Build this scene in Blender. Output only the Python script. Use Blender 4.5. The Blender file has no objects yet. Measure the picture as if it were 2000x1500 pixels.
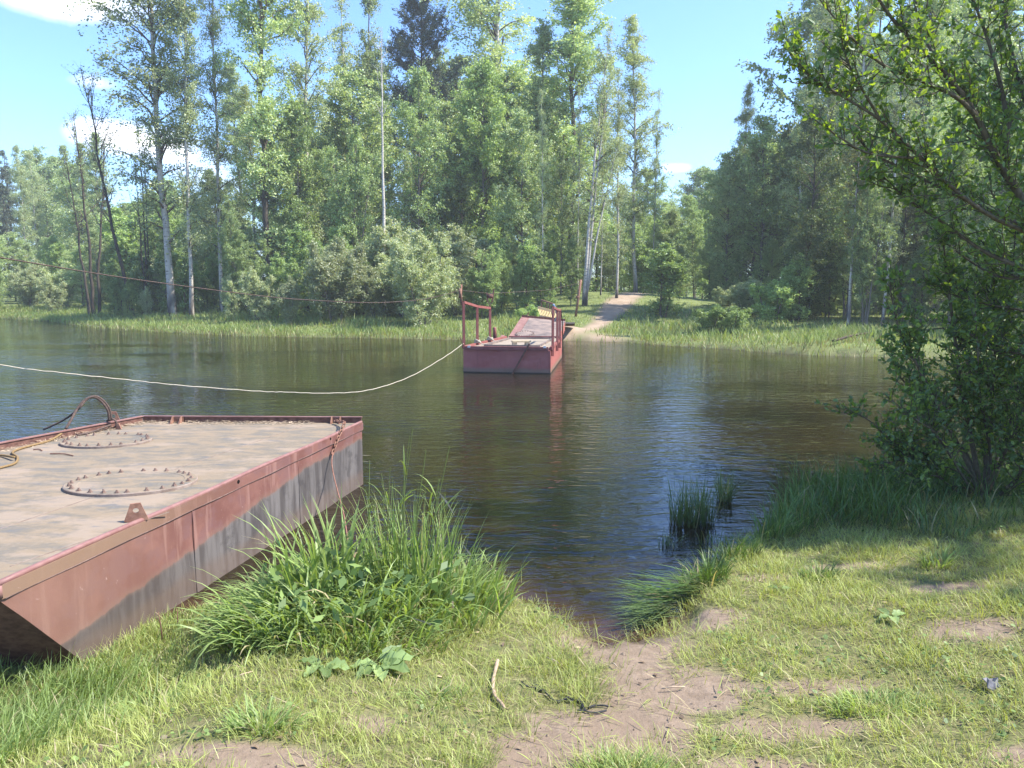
import bpy, math, random
import numpy as np
from mathutils import Vector, Matrix

scene = bpy.context.scene
COL = scene.collection
R = math.radians

# ------------------------------------------------------------------ camera
CAM_H = 2.1
PITCH = 7.2
cam_d = bpy.data.cameras.new('camera')
cam_d.sensor_width = 36.0
cam_d.lens = 27.0
cam_d.clip_end = 3000
cam_d.clip_start = 0.05
cam = bpy.data.objects.new('camera', cam_d)
COL.objects.link(cam)
cam.location = (0, 0, CAM_H)
cam.rotation_euler = (R(90 - PITCH), 0, 0)
scene.camera = cam

# ------------------------------------------------------------------ light
SUN_AZ, SUN_EL = 93.0, 52.0
sd = Vector((math.sin(R(SUN_AZ)) * math.cos(R(SUN_EL)), math.cos(R(SUN_AZ)) * math.cos(R(SUN_EL)), math.sin(R(SUN_EL))))
sun_d = bpy.data.lights.new('sun', 'SUN')
sun_d.energy = 5.0
sun_d.angle = R(0.53)
sun_d.color = (1.0, 0.94, 0.84)
sun = bpy.data.objects.new('sun', sun_d)
COL.objects.link(sun)
sun.location = (30, 10, 40)
sun.rotation_euler = sd.to_track_quat('Z', 'Y').to_euler()

world = bpy.data.worlds.new('World')
scene.world = world
world.use_nodes = True
wn, wl = world.node_tree.nodes, world.node_tree.links
wn.clear()
w_out = wn.new('ShaderNodeOutputWorld')
w_bg = wn.new('ShaderNodeBackground')
w_sky = wn.new('ShaderNodeTexSky')
w_sky.sky_type = 'NISHITA'
w_sky.sun_disc = False
w_sky.sun_elevation = R(SUN_EL)
w_sky.sun_rotation = R(SUN_AZ)
w_sky.air_density = 1.0
w_sky.dust_density = 0.6
w_sky.ozone_density = 3.0
w_bg.inputs['Strength'].default_value = 0.15
wl.new(w_bg.outputs[0], w_out.inputs[0])

scene.view_settings.view_transform = 'Standard'
scene.view_settings.look = 'None'
scene.view_settings.gamma = 1.0
scene.view_settings.use_curve_mapping = False
scene.view_settings.exposure = 1.18
scene.render.engine = 'CYCLES'
cy = scene.cycles
cy.max_bounces = 8
cy.diffuse_bounces = 4
cy.glossy_bounces = 3
cy.transmission_bounces = 4
cy.transparent_max_bounces = 4
cy.caustics_reflective = False
cy.caustics_refractive = False
cy.sample_clamp_indirect = 8.0
cy.use_denoising = True


# ------------------------------------------------------------------ pixel -> place helpers (photo 2000 x 1500)
_cp, _sp = math.cos(R(PITCH)), math.sin(R(PITCH))


def ray(px, py):
    u, v = (px - 1000) / 1500.0, (750 - py) / 1500.0
    return np.array([u, _cp + v * _sp, -_sp + v * _cp])


def at(px, py, z):
    r = ray(px, py)
    return np.array([0, 0, CAM_H]) + r * ((z - CAM_H) / r[2])


def at_y(px, py, y):
    r = ray(px, py)
    return np.array([0, 0, CAM_H]) + r * (y / r[1])


# ---- clouds mixed into the sky by view direction
def wmath(op, a, b=None, c=None):
    n = wn.new('ShaderNodeMath')
    n.operation = op
    for i, v in enumerate((a, b, c)):
        if v is None:
            continue
        if isinstance(v, (int, float)):
            n.inputs[i].default_value = v
        else:
            wl.new(v, n.inputs[i])
    return n.outputs[0]


w_tc = wn.new('ShaderNodeTexCoord')
w_sep = wn.new('ShaderNodeSeparateXYZ')
wl.new(w_tc.outputs['Generated'], w_sep.inputs[0])
zc = wmath('MAXIMUM', w_sep.outputs[2], 0.02)
az_n = wmath('ARCTAN2', w_sep.outputs[0], w_sep.outputs[1])
el_n = wmath('ARCSINE', w_sep.outputs[2])
w_noise = wn.new('ShaderNodeTexNoise')
w_noise.inputs['Scale'].default_value = 7.0
w_noise.inputs['Detail'].default_value = 8.0
w_noise.inputs['Roughness'].default_value = 0.62
wl.new(w_tc.outputs['Generated'], w_noise.inputs['Vector'])
clouds = [(142, -6, 105, 32, 1.1), (185, 160, 45, 15, .55), (215, 262, 66, 26, 1.0), (320, 285, 66, 24, .8), (1318, 328, 32, 11, .75),
          (420, 350, 80, 40, .7)]
# the same fair-weather cumulus goes on round the horizon outside the frame
rc = random.Random(4)
clouds_az = []
for (px, py, rx, ry, k) in clouds:
    d = ray(px, py)
    d = d / np.linalg.norm(d)
    clouds_az.append((math.atan2(d[0], d[1]), math.asin(d[2]), rx / 1500, ry / 1500, k))
for i in range(9):
    clouds_az.append((rc.uniform(0.9, 5.4), rc.uniform(0.12, 0.5), rc.uniform(.08, .2), rc.uniform(.03, .06), 1.0))
acc = None
for (a0, e0, ra, re_, k) in clouds_az:
    if a0 > math.pi:
        a0 -= 2 * math.pi
    da = wmath('MULTIPLY', wmath('SUBTRACT', az_n, a0), 1 / ra)
    de = wmath('MULTIPLY', wmath('SUBTRACT', el_n, e0), 1 / re_)
    d2 = wmath('ADD', wmath('MULTIPLY', da, da), wmath('MULTIPLY', de, de))
    g = wmath('MULTIPLY', wmath('POWER', 2.718, wmath('MULTIPLY', d2, -0.8)), k)
    acc = g if acc is None else wmath('ADD', acc, g)
nz = wmath('MULTIPLY_ADD', w_noise.outputs[0], 1.7, -0.35)
cov = wmath('MULTIPLY', acc, nz)
cov = wmath('MULTIPLY_ADD', cov, 2.6, -0.42)
w_cl = wn.new('ShaderNodeClamp')
wl.new(cov, w_cl.inputs[0])
w_mix = wn.new('ShaderNodeMix')
w_mix.data_type = 'RGBA'
wl.new(w_cl.outputs[0], w_mix.inputs[0])
w_tint = wn.new('ShaderNodeMix')
w_tint.data_type = 'RGBA'
w_tint.blend_type = 'MULTIPLY'
w_tint.inputs[0].default_value = 1.0
w_tint.inputs[7].default_value = (.73, .90, 1.16, 1)
wl.new(w_sky.outputs[0], w_tint.inputs[6])
wl.new(w_tint.outputs[2], w_mix.inputs[6])
w_mix.inputs[7].default_value = (7.2, 7.3, 7.6, 1)
wl.new(w_mix.outputs[2], w_bg.inputs['Color'])


# ------------------------------------------------------------------ generic helpers
def tag(o, label=None, cat=None, group=None, kind=None):
    if label:
        o['label'] = label
    if cat:
        o['category'] = cat
    if group:
        o['group'] = group
    if kind:
        o['kind'] = kind
    return o


def empty(name, loc, label=None, cat=None, group=None, rz=0):
    o = bpy.data.objects.new(name, None)
    o.empty_display_size = 0.1
    COL.objects.link(o)
    o.location = loc
    o.rotation_euler = (0, 0, rz)
    return tag(o, label, cat, group)


def add_obj(name, me, parent=None, loc=(0, 0, 0), rot=(0, 0, 0)):
    o = bpy.data.objects.new(name, me)
    COL.objects.link(o)
    o.location = loc
    o.rotation_euler = rot
    if parent is not None:
        o.parent = parent
    return o


def mesh_np(name, V, F, mats, fattr=None, vattr=None, midx=None, smooth=False):
    V = np.asarray(V, np.float32)
    F = np.asarray(F, np.int32)
    me = bpy.data.meshes.new(name)
    n, k = F.shape
    me.vertices.add(len(V))
    me.vertices.foreach_set('co', V.ravel())
    me.loops.add(n * k)
    me.loops.foreach_set('vertex_index', F.ravel())
    me.polygons.add(n)
    me.polygons.foreach_set('loop_start', np.arange(0, n * k, k, dtype=np.int32))
    if midx is not None:
        me.polygons.foreach_set('material_index', np.asarray(midx, np.int32))
    me.polygons.foreach_set('use_smooth', np.full(n, smooth, dtype=bool))
    for m in mats:
        me.materials.append(m)
    for d, dom in ((fattr, 'FACE'), (vattr, 'POINT')):
        if d:
            for kname, arr in d.items():
                a = me.attributes.new(kname, 'FLOAT', dom)
                a.data.foreach_set('value', np.asarray(arr, np.float32))
    me.update(calc_edges=True)
    return me


class Geo:
    """collects shapes in world coordinates; build() links them as ONE mesh object"""

    def __init__(self):
        self.V, self.F, self.M, self.mi = [], [], [], 0

    def add(self, V, F):
        b = len(self.V)
        self.V += [tuple(map(float, v)) for v in V]
        self.F += [tuple(b + i for i in f) for f in F]
        self.M += [self.mi] * len(F)
        return self

    def hexa(self, P):  # 8 corners: bottom 4 ccw, top 4 ccw
        return self.add(P, [(3, 2, 1, 0), (4, 5, 6, 7), (0, 1, 5, 4), (1, 2, 6, 5), (2, 3, 7, 6), (3, 0, 4, 7)])

    def box(self, c, s, axes=None):
        c = np.array(c, float)
        X, Y, Z = (np.eye(3) if axes is None else np.array(axes, float))
        hx, hy, hz = np.array(s) / 2
        P = [c + sx * hx * X + sy * hy * Y + sz * hz * Z for sz in (-1, 1) for sx, sy in ((-1, -1), (1, -1), (1, 1), (-1, 1))]
        return self.hexa(P)

    def bar(self, a, b, w, t, upv=(0, 0, 1)):  # rectangular bar from a to b
        a, b = np.array(a, float), np.array(b, float)
        d = b - a
        L = np.linalg.norm(d)
        d /= L
        s = np.cross(d, np.array(upv, float))
        if np.linalg.norm(s) < 1e-4:
            s = np.cross(d, np.array((0, 1., 0)))
        s /= np.linalg.norm(s)
        u = np.cross(s, d)
        return self.box((a + b) / 2, (L, w, t), (d, s, u))

    def tube(self, pts, r, k=8, caps=True):
        V, F = tube(pts, r, k)
        n = len(pts)
        F = [tuple(f) for f in F]
        if caps:
            F += [tuple(range(k))[::-1], tuple(range((n - 1) * k, n * k))]
        return self.add(V, F)

    def prism(self, poly, z0, z1):
        n = len(poly)
        z0 = [z0] * n if np.isscalar(z0) else z0
        z1 = [z1] * n if np.isscalar(z1) else z1
        V = [(p[0], p[1], z0[i]) for i, p in enumerate(poly)] + [(p[0], p[1], z1[i]) for i, p in enumerate(poly)]
        F = [tuple(range(n))[::-1], tuple(range(n, 2 * n))] + [(i, (i + 1) % n, n + (i + 1) % n, n + i) for i in range(n)]
        return self.add(V, F)

    def build(self, name, mats, parent=None, smooth=False, origin=None):
        off = np.zeros(3)
        p = parent
        while p is not None:
            off += np.array(p.location)
            p = p.parent
        o0 = np.array(origin if origin is not None else (off if parent is not None else self.V[0]))
        me = bpy.data.meshes.new(name)
        me.from_pydata([tuple(np.array(v) - o0) for v in self.V], [], self.F)
        mats = mats if isinstance(mats, (list, tuple)) else [mats]
        for m in mats:
            me.materials.append(m)
        me.polygons.foreach_set('material_index', self.M)
        me.polygons.foreach_set('use_smooth', [smooth] * len(self.F))
        me.update()
        return add_obj(name, me, parent, tuple(o0 - off))


def tube(pts, r, k=8):
    P = np.asarray(pts, float)
    n = len(P)
    r = np.full(n, r, float) if np.isscalar(r) else np.asarray(r, float)
    T = np.gradient(P, axis=0)
    T /= np.linalg.norm(T, axis=1)[:, None] + 1e-9
    ref = np.array([0.31, 0.17, 0.93]) if abs(T[0][2]) < 0.8 else np.array([0.9, 0.3, 0.1])
    A = np.cross(T, ref)
    A /= np.linalg.norm(A, axis=1)[:, None] + 1e-9
    B = np.cross(T, A)
    th = np.arange(k) * 2 * math.pi / k
    V = P[:, None, :] + r[:, None, None] * (np.cos(th)[None, :, None] * A[:, None, :] + np.sin(th)[None, :, None] * B[:, None, :])
    V = V.reshape(-1, 3)
    i = np.arange(n - 1)[:, None] * k
    j = np.arange(k)[None, :]
    F = np.stack([i + j, i + (j + 1) % k, i + k + (j + 1) % k, i + k + j], -1).reshape(-1, 4)
    return V, F


def spline(pts, n):
    """smooth Catmull-Rom curve through points"""
    P = np.array(pts, float)
    P = np.vstack([2 * P[0] - P[1], P, 2 * P[-1] - P[-2]])
    m = len(P) - 3
    out = []
    for t in np.linspace(0, m - 1e-6, n):
        i = int(t)
        f = t - i
        p0, p1, p2, p3 = P[i:i + 4]
        out.append(0.5 * (2 * p1 + (p2 - p0) * f + (2 * p0 - 5 * p1 + 4 * p2 - p3) * f ** 2 + (3 * p1 - p0 - 3 * p2 + p3) * f ** 3))
    return np.array(out)


def vnoise(x, y, seed=0):
    """smooth value noise in 0..1"""
    x, y = np.asarray(x, float), np.asarray(y, float)
    xi, yi = np.floor(x).astype(np.int64), np.floor(y).astype(np.int64)
    fx, fy = x - xi, y - yi
    fx, fy = fx * fx * (3 - 2 * fx), fy * fy * (3 - 2 * fy)

    def h(a, b):
        v = (a * 374761393 + b * 668265263 + seed * 1442695041) & 0x7fffffff
        v = ((v ^ (v >> 13)) * 1274126177) & 0x7fffffff
        return ((v ^ (v >> 16)) & 0xffff) / 65535.0
    return (h(xi, yi) * (1 - fx) + h(xi + 1, yi) * fx) * (1 - fy) + (h(xi, yi + 1) * (1 - fx) + h(xi + 1, yi + 1) * fx) * fy


def fbm(x, y, seed=0, o=4):
    s, a, t = 0, 0.5, 0
    for i in range(o):
        s = s + a * vnoise(x * 2 ** i, y * 2 ** i, seed + i * 7)
        t += a
        a *= 0.5
    return s / t


def sm(a, b, x):
    t = np.clip((np.asarray(x, float) - a) / (b - a), 0, 1)
    return t * t * (3 - 2 * t)


# ------------------------------------------------------------------ materials
class N:
    def __init__(self, name):
        self.m = bpy.data.materials.new(name)
        self.m.use_nodes = True
        self.t = self.m.node_tree
        self.t.nodes.clear()
        self.out = self.t.nodes.new('ShaderNodeOutputMaterial')

    def node(self, typ, **kw):
        n = self.t.nodes.new(typ)
        for k, v in kw.items():
            setattr(n, k, v)
        return n

    def put(self, sock, v):
        if v is None:
            return
        if isinstance(v, bpy.types.NodeSocket):
            self.t.links.new(v, sock)
        elif isinstance(v, (tuple, list)) and len(v) == 3 and sock.type == 'RGBA':
            sock.default_value = (*v, 1)
        else:
            sock.default_value = v

    def math(self, op, a, b=None, c=None, clamp=False):
        n = self.node('ShaderNodeMath', operation=op, use_clamp=clamp)
        for i, v in enumerate((a, b, c)):
            self.put(n.inputs[i], v)
        return n.outputs[0]

    def mix(self, f, a, b, blend='MIX'):
        n = self.node('ShaderNodeMix', data_type='RGBA', blend_type=blend)
        self.put(n.inputs[0], f)
        self.put(n.inputs[6], a)
        self.put(n.inputs[7], b)
        return n.outputs[2]

    def coord(self, which='Position', scale=(1, 1, 1)):
        if which == 'Position':
            c = self.node('ShaderNodeNewGeometry').outputs['Position']
        else:
            c = self.node('ShaderNodeTexCoord').outputs[which]
        if scale != (1, 1, 1):
            m = self.node('ShaderNodeMapping')
            m.inputs['Scale'].default_value = scale
            self.put(m.inputs[0], c)
            c = m.outputs[0]
        return c

    def noise(self, vec, scale, detail=4, rough=.55, dist=0.0):
        n = self.node('ShaderNodeTexNoise')
        self.put(n.inputs['Vector'], vec)
        n.inputs['Scale'].default_value = scale
        n.inputs['Detail'].default_value = detail
        n.inputs['Roughness'].default_value = rough
        n.inputs['Distortion'].default_value = dist
        return n.outputs[0]

    def ramp(self, f, lo, hi):  # smooth 0..1 between lo and hi
        n = self.node('ShaderNodeMapRange', interpolation_type='SMOOTHSTEP')
        self.put(n.inputs[0], f)
        n.inputs[1].default_value = lo
        n.inputs[2].default_value = hi
        return n.outputs[0]

    def attr(self, name):
        return self.node('ShaderNodeAttribute', attribute_name=name).outputs['Fac']

    def bump(self, h, strength=.3, dist=.02, normal=None):
        n = self.node('ShaderNodeBump')
        n.inputs['Strength'].default_value = strength
        n.inputs['Distance'].default_value = dist
        self.put(n.inputs['Height'], h)
        self.put(n.inputs['Normal'], normal)
        return n.outputs[0]

    def bsdf(self, color, rough=.7, spec=.3, metal=0, normal=None, **kw):
        n = self.node('ShaderNodeBsdfPrincipled')
        self.put(n.inputs['Base Color'], color)
        self.put(n.inputs['Roughness'], rough)
        self.put(n.inputs['Specular IOR Level'], spec)
        self.put(n.inputs['Metallic'], metal)
        self.put(n.inputs['Normal'], normal)
        for k, v in kw.items():
            self.put(n.inputs[k], v)
        self.t.links.new(n.outputs[0], self.out.inputs[0])
        return self.m


def leaf_mat(name, c1, c2, c3, trans=.42, gloss=.05, obj_var=.25, tcol=None):
    """two-sided leaf: diffuse + translucent + a little sheen; colour varies leaf by leaf, clump by clump and plant by plant"""
    n = N(name)
    r = n.attr('rnd')
    oi = n.node('ShaderNodeObjectInfo').outputs['Random']
    big = n.noise(n.coord('Object'), 0.55, 2)
    c = n.mix(n.ramp(big, .35, .65), c1, c2)
    c = n.mix(n.ramp(r, .55, 1.0), c, c3)
    v = n.math('MULTIPLY_ADD', r, .5, .75)
    v = n.math('MULTIPLY', v, n.math('MULTIPLY_ADD', oi, 2 * obj_var, 1 - obj_var))
    c = n.mix(1.0, c, n.node('ShaderNodeCombineColor').outputs[0], 'MIX') if False else c
    sc = n.node('ShaderNodeVectorMath', operation='SCALE')
    n.put(sc.inputs[0], c)
    n.put(sc.inputs['Scale'], v)
    c = sc.outputs[0]
    d = n.node('ShaderNodeBsdfDiffuse')
    n.put(d.inputs[0], c)
    t = n.node('ShaderNodeBsdfTranslucent')
    tc = n.mix(1.0, c, tcol or (1.13, 1.12, .60), 'MULTIPLY')
    n.put(t.inputs[0], tc)
    m1 = n.node('ShaderNodeMixShader')
    m1.inputs[0].default_value = trans
    n.t.links.new(d.outputs[0], m1.inputs[1])
    n.t.links.new(t.outputs[0], m1.inputs[2])
    g = n.node('ShaderNodeBsdfGlossy')
    g.inputs['Roughness'].default_value = .55
    g.inputs[0].default_value = (.9, .95, 1, 1)
    m2 = n.node('ShaderNodeMixShader')
    m2.inputs[0].default_value = gloss
    n.t.links.new(m1.outputs[0], m2.inputs[1])
    n.t.links.new(g.outputs[0], m2.inputs[2])
    n.t.links.new(m2.outputs[0], n.out.inputs[0])
    return n.m


def simple(name, c1, c2, scale=8, rough=.8, spec=.2, bump=.3, bd=.01, coord='Position', stretch=(1, 1, 1), metal=0):
    n = N(name)
    f = n.noise(n.coord(coord, stretch), scale, 5, .6)
    return n.bsdf(n.mix(n.ramp(f, .3, .7), c1, c2), rough, spec, metal, n.bump(f, bump, bd))


M = {}
# leaves
M['birch_leaf'] = leaf_mat('birch_leaves', (0.323, 0.405, 0.199), (0.379, 0.451, 0.231), (0.473, 0.499, 0.273), .45, 0.05)
M['aspen_leaf'] = leaf_mat('aspen_leaves', (0.291, 0.402, 0.167), (0.363, 0.471, 0.202), (0.461, 0.499, 0.246), .42, 0.05)
M['alder_leaf'] = leaf_mat('alder_leaves', (0.238, 0.328, 0.117), (0.301, 0.395, 0.151), (0.379, 0.469, 0.192), .42, 0.05)
M['fresh_leaf'] = leaf_mat('fresh_leaves', (0.254, 0.367, 0.119), (0.307, 0.415, 0.144), (0.373, 0.469, 0.184), .45, 0.04)
M['willow_leaf'] = leaf_mat('willow_leaves', (0.337, 0.414, 0.203), (0.401, 0.468, 0.246), (0.509, 0.504, 0.305), .42, 0.05)
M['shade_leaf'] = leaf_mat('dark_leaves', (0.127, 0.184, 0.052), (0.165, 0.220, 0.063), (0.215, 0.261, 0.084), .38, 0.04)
M['yellow_leaf'] = leaf_mat('yellowish_leaves', (.19, .19, .05), (.22, .20, .06), (.26, .24, .08), .4, .04)
M['needle'] = leaf_mat('pine_needles', (.085, .115, .07), (.11, .14, .085), (.14, .17, .10), .2, .04)
M['near_leaf'] = leaf_mat('near_tree_leaves', (.10, .185, .04), (.14, .235, .05), (.20, .285, .06), .55, .05, .08, (1.9, 1.7, .35))
M['clover'] = leaf_mat('clover_leaves', (.12, .19, .05), (.16, .24, .06), (.2, .28, .08), .35, .03, .05)
M['dead_leaf'] = leaf_mat('dead_leaves', (.16, .11, .07), (.22, .16, .10), (.35, .27, .18), .1, .03, .05)

# barks
nb = N('birch_bark')
co = nb.coord('Object', (1, 1, .35))
f1 = nb.noise(nb.coord('Object', (3, 3, 14)), 1.6, 4, .6)
f2 = nb.noise(co, 2.2, 3)
hz = nb.node('ShaderNodeSeparateXYZ')
nb.put(hz.inputs[0], nb.coord('Object'))
low = nb.math('SUBTRACT', 1.0, nb.ramp(hz.outputs[2], 0.2, 2.2))
dark = nb.math('MAXIMUM', nb.ramp(f1, .56, .66), nb.math('MULTIPLY', low, nb.ramp(f2, .3, .55)))
M['birch_bark'] = nb.bsdf(nb.mix(dark, nb.mix(f2, (.58, .54, .48), (.44, .40, .35)), (.06, .05, .045)), .75, .2, 0, nb.bump(f1, .4, .03))
M['dark_bark'] = simple('dark_bark', (.05, .042, .034), (.10, .085, .07), 6, .9, .1, .6, .04, 'Object', (3, 3, .6))
M['grey_bark'] = simple('grey_bark', (.13, .115, .095), (.22, .20, .17), 5, .9, .1, .5, .03, 'Object', (3, 3, .6))
M['twig'] = simple('twig_bark', (.10, .075, .06), (.17, .135, .11), 6, .9, .1, .2, .01, 'Object')
M['near_bark'] = simple('near_tree_bark', (.075, .06, .04), (.15, .125, .085), 14, .85, .15, .5, .008, 'Object', (2, 2, 1))

# soil / ground
ng = N('ground')
pos = ng.coord()
a_g, a_p, a_f, a_m = ng.attr('grassy'), ng.attr('path'), ng.attr('forest'), ng.attr('wet')
n1 = ng.noise(pos, 1.7, 6, .6)
n2 = ng.noise(pos, 14, 6, .65)
n3 = ng.noise(pos, 60, 4, .7)
soil = ng.mix(ng.ramp(n2, .3, .7), (.175, .130, .092), (.25, .19, .14))
soil = ng.mix(ng.ramp(n1, .4, .7), soil, (.20, .148, .105))
soil = ng.mix(ng.math('MULTIPLY', ng.ramp(n3, .6, .75), .5), soil, (.13, .095, .07))
thatch = ng.mix(ng.ramp(n3, .35, .65), (.12, .115, .048), (.20, .185, .085))
thatch = ng.mix(ng.ramp(n2, .4, .65), thatch, (.095, .115, .036))
col = ng.mix(ng.math('MULTIPLY', a_g, .9), soil, thatch)
forest = ng.mix(ng.ramp(n1, .35, .65), (.11, .14, .045), (.17, .20, .07))
col = ng.mix(a_f, col, forest)
sand = ng.mix(ng.ramp(n1, .3, .7), (.36, .275, .20), (.26, .195, .14))
col = ng.mix(a_p, col, sand)
col = ng.mix(ng.math('MULTIPLY', a_m, .75), col, (.07, .045, .03))
hgt = ng.math('ADD', ng.math('MULTIPLY', n2, 1.0), ng.math('MULTIPLY', n3, .35))
M['ground'] = ng.bsdf(col, ng.math('MULTIPLY_ADD', a_m, -.45, .93), .2, 0, ng.bump(hgt, .55, .03))

# water: dark peaty river
nw = N('water')
sx = nw.node('ShaderNodeSeparateXYZ')
pos = nw.coord()
nw.put(sx.inputs[0], pos)
mp = nw.node('ShaderNodeMapping')
mp.inputs['Rotation'].default_value = (0, 0, R(-7))
mp.inputs['Scale'].default_value = (1.0, 2.6, 1)
nw.put(mp.inputs[0], pos)
wv1 = nw.noise(mp.outputs[0], 2.4, 3, .5, .3)
mp2 = nw.node('ShaderNodeMapping')
mp2.inputs['Rotation'].default_value = (0, 0, R(14))
mp2.inputs['Scale'].default_value = (1.0, 2.2, 1)
nw.put(mp2.inputs[0], pos)
wv2 = nw.noise(mp2.outputs[0], 6.5, 2, .5, .2)
calm = nw.ramp(nw.noise(nw.coord('Position', (.16, .3, 1)), 1.0, 2), .36, .62)
h = nw.math('ADD', nw.math('MULTIPLY', wv1, 1.0), nw.math('MULTIPLY', wv2, .33))
h = nw.math('MULTIPLY', h, nw.math('MULTIPLY_ADD', calm, .7, .45))
murk = nw.noise(nw.coord('Position', (.4, .4, 1)), 1.0, 3)
wc = nw.mix(nw.ramp(murk, .3, .7), (.010, .0075, .0025), (.022, .0145, .0045))
shal = nw.attr('shallow')
wc = nw.mix(nw.math('MULTIPLY', shal, .6), wc, (.085, .042, .024))
M['water'] = nw.bsdf(wc, .02, .5, 0, nw.bump(h, 1.0, .023), IOR=1.333)

# painted pontoon steel
npn = N('pontoon_side_paint')
pos = npn.coord()
s3 = npn.node('ShaderNodeSeparateXYZ')
npn.put(s3.inputs[0], pos)
y_, z_ = s3.outputs[1], s3.outputs[2]
streak = npn.noise(npn.coord('Position', (6, 6, .7)), 2.0, 5, .6)
blot = npn.noise(pos, 2.6, 5, .6)
fine = npn.noise(pos, 22, 5, .65)
edge = npn.math('MINIMUM', npn.math('MULTIPLY_ADD', y_, .098, -.180), .50)
wob = npn.math('MULTIPLY_ADD', npn.noise(npn.coord('Position', (1.2, 3.2, .2)), 1.6, 4, .7), .09, -.045)
edge = npn.math('ADD', edge, wob)
below = npn.math('SUBTRACT', edge, z_)
isgrey = npn.ramp(npn.math('MULTIPLY_ADD', fine, .012, npn.math('ADD', below, -.006)), -.004, .008)
red = npn.mix(npn.ramp(blot, .42, .6), (.150, .066, .054), (.20, .095, .077))
red = npn.mix(npn.math('MULTIPLY', npn.ramp(npn.noise(npn.coord('Position', (1, 1.3, 2)), 3.3, 4), .48, .6), .7), red, (.165, .085, .080))
red = npn.mix(npn.math('MULTIPLY', npn.ramp(streak, .54, .66), .5), red, (.31, .18, .15))
near = npn.math('SUBTRACT', 1.0, npn.ramp(y_, 3.9, 5.2))
red = npn.mix(npn.math('MULTIPLY', near, npn.math('MULTIPLY_ADD', streak, .6, .25)), red, (.21, .118, .085))
top_r = npn.ramp(z_, .585, .60)
red = npn.mix(npn.math('MULTIPLY', top_r, npn.math('MULTIPLY', npn.ramp(y_, 6.0, 4.2), .6)), red, (.22, .15, .095))
red = npn.mix(npn.math('MULTIPLY', npn.ramp(fine, .66, .74), .5), red, (.48, .36, .31))
grey = npn.mix(npn.ramp(streak, .38, .62), (.075, .066, .063), (.145, .132, .126))
grey = npn.mix(npn.math('MULTIPLY', npn.ramp(npn.noise(npn.coord('Position', (1, 1.4, 1.6)), 3.0, 5, .65), .5, .62), .6), grey, (.052, .046, .046))
grey = npn.mix(npn.math('MULTIPLY', npn.ramp(y_, 5.6, 4.1), .65), grey, (.075, .056, .048))
lowb = npn.ramp(npn.math('ADD', npn.math('MULTIPLY_ADD', blot, -.12, .06), z_), .20, .10)
grey = npn.mix(npn.math('MULTIPLY', lowb, .45), grey, (.14, .095, .07))
colr = npn.mix(isgrey, red, grey)
rim_d = npn.math('MULTIPLY', npn.math('SUBTRACT', npn.ramp(below, -.05, 0), npn.ramp(below, 0.0, .03)), .35)
colr = npn.mix(rim_d, colr, (.2, .13, .1))
M['side'] = npn.bsdf(colr, .62, .3, 0, npn.bump(npn.math('ADD', npn.math('MULTIPLY', fine, .3), blot), .18, .02))

ndk = N('pontoon_deck')
pos = ndk.coord()
b1 = ndk.noise(ndk.coord('Position', (.9, 1.7, 1)), 2.1, 6, .65)
b2 = ndk.noise(ndk.coord('Position', (2.2, 5.5, 1)), 1.6, 6, .7, .5)
b3 = ndk.noise(pos, 30, 5, .7)
dc = ndk.mix(ndk.ramp(b2, .42, .58), (0.228, 0.177, 0.121), (0.160, 0.139, 0.109))
dc = ndk.mix(ndk.math('MULTIPLY', ndk.ramp(b1, .50, .62), .75), dc, (0.281, 0.219, 0.163))
dc = ndk.mix(ndk.math('MULTIPLY', ndk.ramp(b2, .56, .66), .7), dc, (0.125, 0.123, 0.122))
dc = ndk.mix(ndk.math('MULTIPLY', ndk.ramp(b3, .52, .68), .35), dc, (0.274, 0.231, 0.185))
M['deck'] = ndk.bsdf(dc, .85, .2, 0, ndk.bump(b3, .3, .008))

M['hatch_ring'] = simple('hatch_ring', (.17, .125, .10), (.27, .215, .18), 14, .85, .2, .4, .005)
M['bolt'] = simple('bolt_rust', (.15, .10, .08), (.26, .185, .15), 40, .85, .2, .4, .003)
M['rim'] = simple('rim_paint', (.20, .10, .086), (.28, .155, .135), 7, .6, .3, .2, .006)
M['rust'] = simple('rusted_steel', (.17, .085, .06), (.30, .165, .115), 22, .85, .2, .5, .006)
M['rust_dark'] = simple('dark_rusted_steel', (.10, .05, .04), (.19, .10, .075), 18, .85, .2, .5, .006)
M['pinkrim'] = simple('pink_edge_paint', (.19, .09, .08), (.25, .135, .12), 12, .55, .35, .2, .004)
M['black'] = simple('hollow_black', (.012, .01, .01), (.02, .017, .015), 10, .95, 0, 0, .001)
M['weld'] = simple('weld_seam', (.16, .10, .085), (.25, .17, .145), 30, .8, .2, .5, .003)
M['debris'] = simple('dry_debris', (.38, .29, .2), (.55, .44, .32), 40, .95, .05, .5, .006)
M['cable'] = simple('rusty_cable', (.06, .043, .037), (.125, .085, .068), 60, .8, .25, .4, .003)
M['rope_yellow'] = simple('yellowish_rope', (.17, .11, .05), (.25, .17, .085), 70, .85, .1, .4, .003)
M['rope_white'] = simple('pale_rope', (.38, .34, .26), (.50, .45, .36), 40, .85, .1, .4, .003)
M['rope_red'] = simple('reddish_rope', (.20, .10, .075), (.28, .15, .11), 50, .85, .1, .4, .003)

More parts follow.
